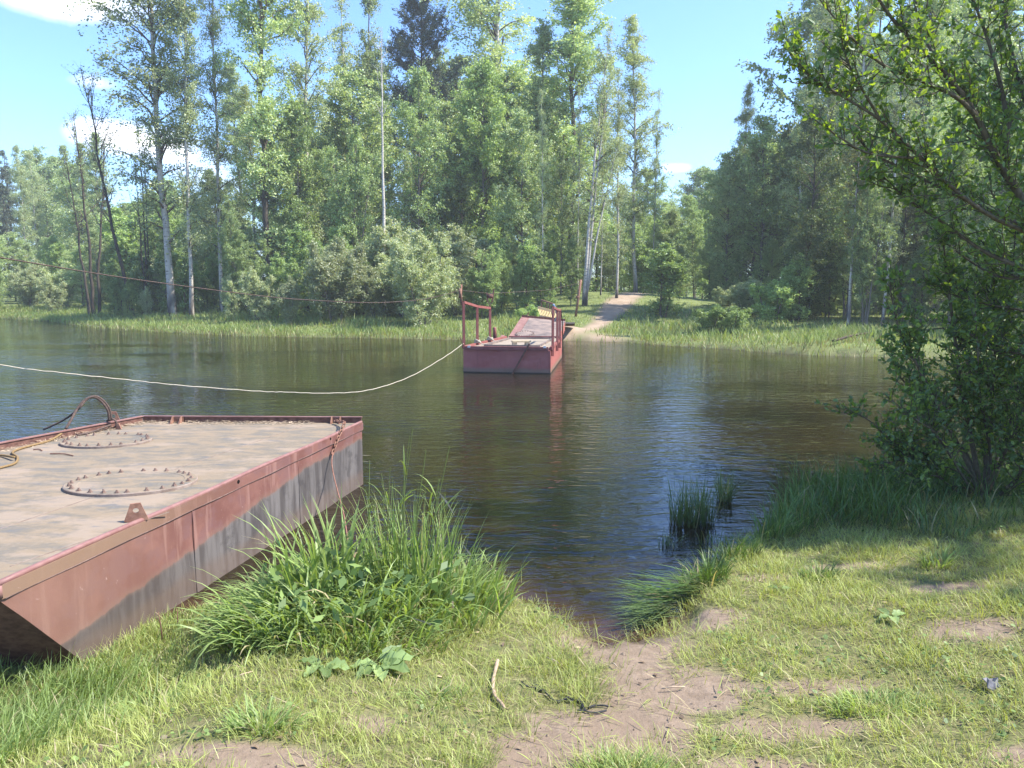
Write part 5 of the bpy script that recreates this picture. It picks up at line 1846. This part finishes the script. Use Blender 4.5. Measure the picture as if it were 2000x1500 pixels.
def grass_clump(cx, cy_, rx, ry, n, h0, h1, w0, w1, label, mat='tallgrass', seed=1, l=(.05, .6), c=(.5, 1.5), name='grass_clump', outward=.7, group=None, az=None):
    r_ = np.random.default_rng(seed)
    P = clump_pts(n, cx, cy_, rx, ry, r_)
    z = max(gz(cx, cy_), 0)
    o = empty(name, (cx, cy_, z), label, 'grass clump' if 'reed' not in name else 'reeds', group)
    s = blade_set(P, h0, h1, w0, w1, r_, l[0], l[1], c[0], c[1], 5, cx, cy_, outward)
    if az is not None:
        n = len(P)
        s = blades(np.c_[P, np.maximum(ground_z(P[:, 0], P[:, 1]), .0) + r_.uniform(0, .12, n)], r_.uniform(h0, h1, n), r_.uniform(w0, w1, n), r_.normal(az, .38, n), r_.uniform(*l, n), r_.uniform(*c, n), 6, r_)
    b = blade_obj('blades', [s], M[mat], o)
    b['kind'] = 'stuff'
    return o


grass_clump(1.32, 5.08, .16, .22, 330, .10, .30, .004, .009, 'spiky grass clump on the corner of the right bank above the landing', 'bankgrass', 3)
grass_clump(1.62, 5.52, .22, .16, 300, .10, .27, .004, .009, 'grass tuft on the bank edge just right of the corner clump', 'bankgrass', 4)
grass_clump(2.02, 5.98, .25, .16, 300, .10, .26, .004, .008, 'pale grass tuft at the left end of the shaded bank grass', 'tallgrass', 5)
grass_clump(1.14, 4.83, .15, .13, 210, .25, .55, .005, .010, 'grass sheaf fallen over the bank edge and floating on the water', 'bankgrass', 6, (1.25, 1.62), (.0, .45), az=math.pi * 1.03)
grass_clump(.98, 4.62, .08, .06, 90, .22, .45, .004, .008, 'small sheaf of grass drooping on the water below the fallen one', 'reed', 16, (1.3, 1.6), (.0, .3), az=math.pi * 1.1)
grass_clump(-1.02, 2.95, .13, .09, 200, .06, .15, .004, .008, 'dark grass tuft on the worn ground below the pontoon', 'tallgrass', 7, (.2, .9))
grass_clump(.45, 2.72, .19, .10, 420, .05, .13, .003, .006, 'dense dark grass tuft in front of the black cord', 'tallgrass', 8, (.2, .9))
grass_clump(1.62, 3.25, .24, .12, 420, .05, .12, .003, .006, 'wide bright tuft in the grass at the right foreground', 'tallgrass', 9, (.2, .9))
grass_clump(2.05, 4.95, .12, .08, 160, .06, .15, .004, .008, 'small dark tuft at the edge of the tree shade', 'bankgrass', 10, (.2, .8))
grass_clump(-1.72, 3.42, .2, .12, 260, .08, .2, .004, .009, 'flattened pale tuft near the foot of the pontoon', 'tallgrass', 11, (.5, 1.2))
grass_clump(-.35, 3.35, .14, .08, 150, .04, .12, .003, .006, 'low tuft right below the tall reed grass', 'tallgrass', 12, (.3, 1.0))
grass_clump(2.9, 5.05, .1, .07, 60, .1, .24, .006, .011, 'lone broad bladed tuft at the shade edge on the right', 'tallgrass', 13, (.2, .7))

# reeds standing in the water
for (px, py, rx, n, h0, h1, lab, sd_) in ((1352, 1022, .20, 330, .18, .58, 'dense reed clump standing in the water off the right bank', 61),
                                         (1415, 978, .08, 110, .2, .46, 'small pale reed clump behind the dense one', 62),
                                         (1308, 1066, .09, 34, .08, .22, 'few thin reeds left of the dense reed clump', 63),
                                         (1395, 1060, .12, 30, .08, .22, 'sparse thin reeds right in front of the dense reed clump', 64)):
    p = at(px, py, 0)
    r_ = np.random.default_rng(sd_)
    P = clump_pts(n, p[0], p[1], rx, rx * .8, r_, .55)
    o = empty('reed_clump', (p[0], p[1], 0), lab, 'reeds', 'reeds in the water')
    s = blades(np.c_[P, np.full(n, -.05)], r_.uniform(h0, h1, n), r_.uniform(.004, .008, n), r_.uniform(0, 6.28, n), r_.uniform(0, .36, n), r_.uniform(.0, .62, n) ** 2 * 5, 5, r_)
    blade_obj('blades', [s], M['reed'], o)['kind'] = 'stuff'


# ------------------------------------------------------------------ broad leaved dock plants
def dock_leaf(L, W, seed):
    r_ = random.Random(seed)
    nu, nv = 7, 5
    V, F = [], []
    for i in range(nu):
        t = i / (nu - 1)
        wid = W * (math.sin(math.pi * min(1, (t * .96 + .04)) ** .75) ** .8) * (1 if i < nu - 1 else .05)
        for j in range(nv):
            s = j / (nv - 1) * 2 - 1
            z = L * (.30 * t - .42 * t * t) + abs(s) * wid * .30 + .012 * math.sin(t * 17 + s * 3 + seed)
            V.append((t * L, s * wid * (1 + .08 * math.sin(t * 23 + seed)), z))
    for i in range(nu - 1):
        for j in range(nv - 1):
            a = i * nv + j
            F.append((a, a + nv, a + nv + 1, a + 1))
    return mesh_np('leaf', V, F, [M['dock']], dict(rnd=[r_.random()] * len(F)), smooth=True)


dock_me = [dock_leaf(.165, .047, s) for s in range(4)]


def dock_plant(x, y, leaves, label, z=None):
    o = empty('dock_plant', (x, y, gz(x, y) if z is None else z), label, 'plant')
    for i, (az, tilt, sc_, roll) in enumerate(leaves):
        l = add_obj('leaf', dock_me[i % 4], o)
        l.rotation_euler = (roll * .6, -tilt * .55, az)
        l.scale = (sc_,) * 3
        l.location = (math.cos(az) * .015, math.sin(az) * .015, .02)
    return o


dock_plant(-.66, 3.62, [(.1, .55, 1.0, .5), (-.5, .25, 1.05, .2), (-1.3, .15, .9, .1), (-2.1, .2, .95, -.1), (-2.8, .4, .8, 0), (.9, .7, .9, .5)], 'broad leaved dock plant at the front foot of the tall grass clump')
dock_plant(-.92, 3.55, [(-.3, .2, .8, .3), (-1.2, .2, .75, 0), (-2.0, .25, .8, .2), (3.0, .4, .7, 0)], 'smaller dock plant just left of the large one by the tall grass')
dock_plant(-1.98, 3.55, [(.4, .3, .6, .6), (2.6, .35, .6, -.3), (-1.2, .3, .5, 0)], 'grey green broad leaf plant below the pontoon side')
dock_plant(2.16, 4.18, [(.3, .2, .55, .3), (2.0, .3, .5, -.2), (-1.7, .1, .55, .1), (3.6, .2, .5, 0)], 'low plant with pale broad leaves in the right foreground grass')
dock_plant(1.72, 4.72, [(.3, .15, .4, .2), (2.6, .2, .4, -.2)], 'two pale leaves lying in the grass near the shade edge')

# ------------------------------------------------------------------ small things on the ground


def on_ground(px, py, up=0.0):
    z = .3
    for _ in range(8):
        p = at(px, py, z)
        z = gz(p[0], p[1]) + up
    return at(px, py, z)


pts = [on_ground(972, 1290, .03), on_ground(963, 1330, .02), on_ground(966, 1358, .02), on_ground(978, 1372, .018), on_ground(987, 1386, .015)]
V, F = tube(spline(pts, 20), np.linspace(.010, .0075, 20) * (1 + .12 * np.sin(np.arange(20) * 1.7)), 8)
o0 = V[0].copy()
tag(add_obj('stick', mesh_np('stick', V - o0, F, [M['stick']], smooth=True), None, tuple(o0)), 'bent bare stick lying on the worn grass in the centre foreground', 'stick')
g = Geo()
for path in ([(1018, 1332), (1032, 1340), (1050, 1344), (1062, 1348), (1072, 1362), (1082, 1368), (1096, 1368), (1108, 1364), (1125, 1366), (1138, 1360)],
             [(1040, 1338), (1052, 1340), (1058, 1348), (1046, 1344)], [(1090, 1372), (1100, 1366), (1112, 1370), (1130, 1366), (1138, 1378), (1146, 1390), (1165, 1391), (1186, 1388)], [(1150, 1383), (1162, 1379), (1178, 1377), (1190, 1380)],
             [(1105, 1360), (1118, 1366), (1136, 1372), (1142, 1386), (1128, 1388)]):
    rr = random.Random(len(path))
    g.tube(spline([on_ground(x + rr.uniform(-2, 2), y + rr.uniform(-1, 1), .008 + rr.uniform(0, .006)) for x, y in path], 40), .0048, 5)
tag(g.build('black_cord', M['cord'], None, True), 'tangled strip of black cord lying on the bare soil', 'cord')
# crumpled dark scrap
c = on_ground(1935, 1342, .02)
rr = random.Random(3)
g = Geo()
ps = [[c + np.array([(i - 1.5) * .022 + rr.uniform(-.008, .008), (j - 1.5) * .024 + rr.uniform(-.008, .008), rr.uniform(0, .045)]) for i in range(4)] for j in range(4)]
V = [p for row in ps for p in row]
V += [p - np.array([0, 0, .004]) for p in V]
F = []
for j in range(3):
    for i in range(3):
        a = j * 4 + i
        F += [(a, a + 1, a + 5, a + 4), (16 + a, 16 + a + 4, 16 + a + 5, 16 + a + 1)]
g.add(V, F)
tag(g.build('dark_scrap', M['scrap'], None), 'crumpled dark scrap lying in the grass at the right foreground', 'litter')
# curled reddish bark in the tall grass
p0 = at_y(664, 1098, 4.95)
p1 = at_y(704, 1086, 5.05)
d = p1 - p0
L = np.linalg.norm(d)
d /= L
s_ = np.cross(d, (0, 0, 1.))
s_ /= np.linalg.norm(s_)
u_ = np.cross(s_, d)
V = []
for i in range(9):
    t = i / 8
    for j in range(9):
        a = -.3 + j / 8 * 3.4
        r_ = .026 + .004 * math.sin(t * 9 + j)
        V.append(p0 + d * L * t + s_ * math.cos(a) * r_ + u_ * (math.sin(a) * r_ + .01 * math.sin(t * 3)))
V2 = [v - u_ * .004 for v in V]
F = []
for i in range(8):
    for j in range(8):
        a = i * 9 + j
        F += [(a, a + 1, a + 10, a + 9), (81 + a, 81 + a + 9, 81 + a + 10, 81 + a + 1)]
g = Geo()
g.add(V + V2, F)
tag(g.build('bark_piece', M['bark_piece'], None, True), 'curled reddish piece of bark caught in the tall grass clump', 'bark')
# two dark dead stems at the pontoon side
for a_, b_ in (((318, 1255), (309, 1195)), ((346, 1230), (346, 1192))):
    p = on_ground(*a_)
    q = at_y(*b_, p[1])
    g = Geo()
    g.tube([p - (0, 0, .02), (p + q) / 2 + np.array([.003, 0, 0]), q], [.005, .004, .002], 5)
    tag(g.build('weed_stem', M['rust_dark'], None, True), 'dark dead stem leaning left beside the pontoon side' if a_[0] < 330 else 'dark dead stem standing upright beside the pontoon side', 'stem')
for i, (a_, b_, lab) in enumerate((((1195, 1294), (1206, 1303), 'short white straw on the bare landing soil'), ((1292, 1345), (1338, 1341), 'pale thin stick lying on the soil right of the cord'),
                                  ((1065, 1283), (1100, 1300), 'pale dry stem in the grass above the black cord'), ((455, 1325), (495, 1311), 'pale dry stem left of the dock plants'))):
    p, q = on_ground(*a_, .02), on_ground(*b_, .02)
    g = Geo()
    g.tube([p, (p + q) / 2 + np.array([0, 0, .005]), q], [.003, .004, .0025], 5)
    tag(g.build('straw', M['debris'], None, True), lab, 'straw')


# ------------------------------------------------------------------ the leafy trees on our right
def ovate(c, a, b, L, W, rng):
    """leaf of two folded halves: base, two side points each, tip"""
    nrm = np.cross(a, b)
    fold = rng.uniform(.15, .45, len(c))[:, None]
    P = [c, c + a * L * .3 + b * W * .5 + nrm * fold * W * .5, c + a * L * .7 + b * W * .38 + nrm * fold * W * .4, c + a * L - nrm * L * .1,
         c + a * L * .7 - b * W * .38 + nrm * fold * W * .4, c + a * L * .3 - b * W * .5 + nrm * fold * W * .5]
    V = np.stack(P, 1).reshape(-1, 3)
    k = np.arange(len(c))[:, None] * 6
    F = np.stack([k + np.array([0, 1, 2, 3]), k + np.array([0, 3, 4, 5])], 1).reshape(-1, 4)
    return V, F


def near_tree(name, label, cat, mains, seed, loc, side_per_m, side_len, leaf_per_m, leaf_L, parent_names=('stem', 'twigs', 'foliage'), grow_up=.25, start=.0):
    """mains: list of (points, r0, r1, leafy_from)"""
    rng = np.random.default_rng(seed)
    o = empty(name, loc, label, cat)
    off = np.array(loc, float)
    TV, TF, tb = [], [], 0
    LC, LA = [], []
    for (pts, r0, r1, lf) in mains:
        n = 26
        c = spline(pts, n)
        V, F = tube(c, np.linspace(r0, r1, n), 8)
        add_obj(parent_names[0], mesh_np(parent_names[0], V - off, F, [M['near_bark']], smooth=True), o)
        dl = np.r_[0, np.cumsum(np.linalg.norm(np.diff(c, axis=0), axis=1))]
        tan = np.gradient(c, axis=0)
        tan /= np.linalg.norm(tan, axis=1)[:, None]
        m = int(dl[-1] * side_per_m)
        for s in np.sort(rng.uniform(lf, 1, m)):
            p = np.array([np.interp(s * dl[-1], dl, c[:, i]) for i in range(3)])
            t = np.array([np.interp(s * dl[-1], dl, tan[:, i]) for i in range(3)])
            d = t * .75 + rng.normal(0, .55, 3)
            d[2] += grow_up
            d /= np.linalg.norm(d)
            L = side_len * rng.uniform(.35, 1.25) * (1.05 - .55 * s)
            tw = p[None] + d[None] * (L * np.linspace(0, 1, 6))[:, None]
            tw[1:] += np.cumsum(rng.normal(0, .02 * L, (5, 3)), 0) + np.array([0, 0, .1 * L])[None] * (np.linspace(.2, 1, 5) ** 2)[:, None]
            V, F = tube(tw, np.linspace(.0055, .0018, 6), 4)
            TV.append(V)
            TF.append(F + tb)
            tb += len(V)
            subs = [tw]
            for _ in range(rng.integers(1, 4)):
                f = rng.uniform(.2, .8)
                q = np.array([np.interp(f, np.linspace(0, 1, 6), tw[:, i]) for i in range(3)])
                d2 = d * .7 + rng.normal(0, .6, 3)
                d2[2] += .2
                d2 /= np.linalg.norm(d2)
                t2 = q[None] + d2[None] * (L * .45 * np.linspace(0, 1, 5))[:, None]
                V, F = tube(t2, np.linspace(.003, .0014, 5), 3)
                TV.append(V)
                TF.append(F + tb)
                tb += len(V)
                subs.append(t2)
            for t2 in subs:
                l2 = np.linalg.norm(t2[-1] - t2[0])
                k = max(2, int(l2 * leaf_per_m * rng.uniform(.6, 1.3)))
                f = np.sort(rng.uniform(.12, 1, k))
                f[-1] = 1
                xs = np.linspace(0, 1, len(t2))
                q = np.stack([np.interp(f, xs, t2[:, i]) for i in range(3)], 1)
                dd = (t2[-1] - t2[0]) / (l2 + 1e-6)
                a = dd[None] * .6 + rng.normal(0, .6, (k, 3))
                a[:, 2] -= .05
                a /= np.linalg.norm(a, axis=1)[:, None]
                LC.append(q)
                LA.append(a)
        # terminal leaves on the main itself
    add_obj(parent_names[1], mesh_np(parent_names[1], np.vstack(TV) - off, np.vstack(TF), [M['near_bark']], smooth=True), o)['kind'] = 'stuff'
    C, Aa = np.vstack(LC), np.vstack(LA)
    n = len(C)
    b = rng.normal(0, 1, (n, 3))
    b[:, 2] *= .55
    b -= (b * Aa).sum(1)[:, None] * Aa
    b /= np.linalg.norm(b, axis=1)[:, None]
    L = leaf_L * rng.uniform(.6, 1.25, n)[:, None]
    V, F = ovate(C, Aa, b, L, L * .62, rng)
    f_ = add_obj(parent_names[2], mesh_np(parent_names[2], V - off, F, [M['near_leaf']], dict(rnd=np.repeat(rng.random(n), 2))), o)
    f_['kind'] = 'stuff'
    return o, n


def pxl(lst):
    return [at_y(*t) for t in lst]


# leaning tree rooted just outside the frame, boughs reaching in from the right
tb = np.array([5.6, 6.5, gz(5.6, 6.5) - .05])
fork = at_y(2090, 560, 6.25)
mains = [
    ([tb, (tb + fork) / 2 + np.array([.08, 0, .1]), fork] + pxl([(2000, 395, 6.15), (1958, 330, 6.1), (1900, 215, 6.0), (1850, 150, 5.95), (1790, 90, 5.9), (1730, 20, 5.85), (1690, -50, 5.8)]), .040, .008, .40),
    ([fork] + pxl([(2030, 470, 6.1), (1940, 425, 6.0), (1870, 375, 5.9), (1800, 310, 5.85), (1720, 235, 5.8), (1640, 185, 5.75), (1578, 145, 5.7), (1530, 75, 5.7)]), .021, .004, .2),
    (pxl([(1905, 225, 6.0), (1868, 190, 5.9), (1800, 158, 5.8), (1730, 130, 5.7), (1665, 75, 5.65), (1605, 5, 5.6)]), .018, .005, .1),
    (pxl([(1958, 330, 6.1), (1967, 250, 6.15), (1955, 170, 6.2), (1930, 80, 6.2), (1890, -30, 6.2)]), .022, .008, .1),
    (pxl([(2010, 445, 6.1), (1900, 396, 6.2), (1830, 362, 6.3), (1760, 328, 6.3), (1700, 296, 6.3), (1660, 250, 6.3)]), .018, .005, .1),
    (pxl([(2060, 330, 6.2), (2005, 200, 6.3), (1975, 100, 6.4), (1955, -20, 6.4)]), .025, .01, .1),
    ([fork] + pxl([(1990, 520, 6.3), (1920, 490, 6.4), (1850, 440, 6.5), (1780, 395, 6.5), (1720, 340, 6.5)]), .022, .005, .15),
    (pxl([(1850, 150, 5.95), (1800, 60, 6.1), (1780, -30, 6.2)]), .014, .006, .1),
    ([fork] + pxl([(2050, 610, 6.7), (1965, 600, 6.9), (1885, 585, 7.0), (1810, 550, 7.0)]), .016, .005, .15),
    ([fork] + pxl([(2070, 690, 6.6), (1985, 690, 6.8), (1905, 675, 7.0), (1840, 640, 7.0)]), .016, .005, .2),
    ([fork] + pxl([(2020, 545, 6.6), (1950, 540, 6.8), (1880, 500, 6.9), (1830, 455, 7.0)]), .016, .005, .15),
    (pxl([(2080, 300, 5.9), (2040, 180, 5.8), (2030, 60, 5.7), (2010, -40, 5.7)]), .02, .008, .1),
    (pxl([(2060, 480, 6.6), (1990, 380, 6.8), (1930, 300, 6.9), (1880, 260, 7.0)]), .016, .005, .1),
    (pxl([(1800, 310, 5.85), (1700, 300, 5.8), (1640, 268, 5.75), (1600, 240, 5.7)]), .010, .004, .1),
    (pxl([(1720, 235, 5.8), (1660, 130, 5.7), (1640, 60, 5.7)]), .010, .004, .1),
    ([fork + np.array([.3, 0, .2]), fork + np.array([.5, -.3, 1.2]), fork + np.array([.2, -.5, 2.4])], .03, .01, .2),
]
print(near_tree('alder_tree', 'leafy alder leaning in from the right edge with long boughs over the water', 'tree', mains, 101, tuple(tb), 21, .50, 33, .049))

bb0 = at(1918, 990, .12)
bb0[2] = gz(bb0[0], bb0[1]) - .03
B0 = [bb0]
mains = [
    (B0 + pxl([(1890, 905, 6.95), (1845, 820, 6.9), (1795, 720, 6.8), (1755, 640, 6.75), (1738, 560, 6.7)]), .024, .005, .30),
    (B0 + pxl([(1903, 890, 7.0), (1882, 780, 7.0), (1865, 660, 7.0), (1850, 540, 7.0), (1838, 440, 7.0)]), .026, .006, .25),
    (B0 + pxl([(1928, 890, 7.1), (1938, 760, 7.1), (1945, 620, 7.1), (1925, 480, 7.2)]), .024, .006, .25),
    (B0 + pxl([(1955, 900, 7.0), (1988, 760, 6.9), (2010, 620, 6.9), (2020, 480, 6.9)]), .022, .006, .2),
    (B0 + pxl([(1905, 940, 6.9), (1868, 903, 6.8), (1800, 884, 6.7), (1742, 862, 6.65), (1702, 824, 6.6), (1672, 806, 6.6)]), .012, .004, .45),
    (B0 + pxl([(1890, 932, 6.9), (1820, 905, 6.8), (1752, 900, 6.75), (1716, 918, 6.7)]), .009, .003, .5),
    (B0 + pxl([(1908, 958, 6.9), (1850, 945, 6.85), (1802, 906, 6.8), (1770, 898, 6.8)]), .009, .003, .6),
    (B0 + pxl([(1895, 900, 7.1), (1860, 850, 7.2), (1815, 780, 7.2), (1765, 745, 7.2), (1738, 690, 7.2)]), .016, .004, .3),
    (B0 + pxl([(1880, 930, 6.8), (1830, 850, 6.6), (1790, 820, 6.5), (1740, 780, 6.5)]), .013, .004, .35),
    (B0 + pxl([(1940, 930, 6.8), (1975, 860, 6.6), (2000, 800, 6.5), (2020, 720, 6.4)]), .016, .005, .2),
    (B0 + pxl([(1925, 920, 7.2), (1915, 840, 7.4), (1895, 740, 7.5), (1890, 640, 7.5), (1880, 540, 7.5)]), .018, .005, .25),
    (B0 + pxl([(1960, 960, 6.7), (2010, 900, 6.5), (2050, 820, 6.3), (2080, 700, 6.2)]), .018, .005, .2),
    (B0 + pxl([(1870, 960, 6.8), (1830, 930, 6.6), (1790, 935, 6.5)]), .007, .003, .3),
    (B0 + pxl([(1960, 965, 6.7), (2000, 940, 6.5), (2040, 930, 6.4)]), .009, .003, .2),
    (B0 + pxl([(1935, 900, 7.0), (1920, 800, 6.8), (1910, 700, 6.7), (1905, 600, 6.7)]), .016, .005, .2),
    (B0 + pxl([(1950, 880, 7.3), (1960, 700, 7.5), (1975, 560, 7.5), (1985, 430, 7.5)]), .02, .005, .25),
]
print(near_tree('willow_shrub', 'dark leafy shrub with many thin stems on the right bank, hanging over the water', 'shrub', mains, 102, tuple(bb0), 25, .46, 44, .049, ('stem', 'twigs', 'foliage')))

# its neighbour just outside the frame, which shades the right hand bank
PT['shade'] = make_tree('shade', 95, 7.5, .09, 60, .12, round_prof(2.3), .55, .1, 10, .7, 16, .10, M['near_leaf'], M['near_bark'])
TREE_N['shade'] = 'alder_tree'
for x_, y_, h_, w_, lab in ((7.2, 6.35, 8.0, .85, 'alder standing on the bank just beyond the right edge'), (8.6, 6.5, 11.0, .65, 'taller alder farther out beyond the right edge'),
                            (6.7, 5.55, 6.4, .5, 'slim alder in front of the others beyond the right edge'), (8.8, 5.55, 9.0, .42, 'second slim alder in front, beyond the right edge'),
                            (6.7, 8.0, 6.5, .95, 'dark alder at the waterside behind the shrub at right'), (10.3, 7.3, 13.0, .6, 'tallest alder farthest out on the right bank')):
    plant('shade', x_, y_, h_, lab, None, w_)

# ------------------------------------------------------------------ thin pale volume added to lift the woods like lens glare
hz_ = bpy.data.materials.new('glare_haze')
hz_.use_nodes = True
ht = hz_.node_tree
ht.nodes.clear()
ho = ht.nodes.new('ShaderNodeOutputMaterial')
hv = ht.nodes.new('ShaderNodeVolumePrincipled')
hv.inputs['Color'].default_value = (.93, .97, 1, 1)
hv.inputs['Density'].default_value = .0011
hv.inputs['Anisotropy'].default_value = .2
ht.links.new(hv.outputs[0], ho.inputs['Volume'])
g = Geo()
g.box((0, 100, 14), (620, 420, 32))
tag(g.build('glare_haze', hz_, None), 'thin pale veil added over the river and woods for lens glare', kind='stuff')
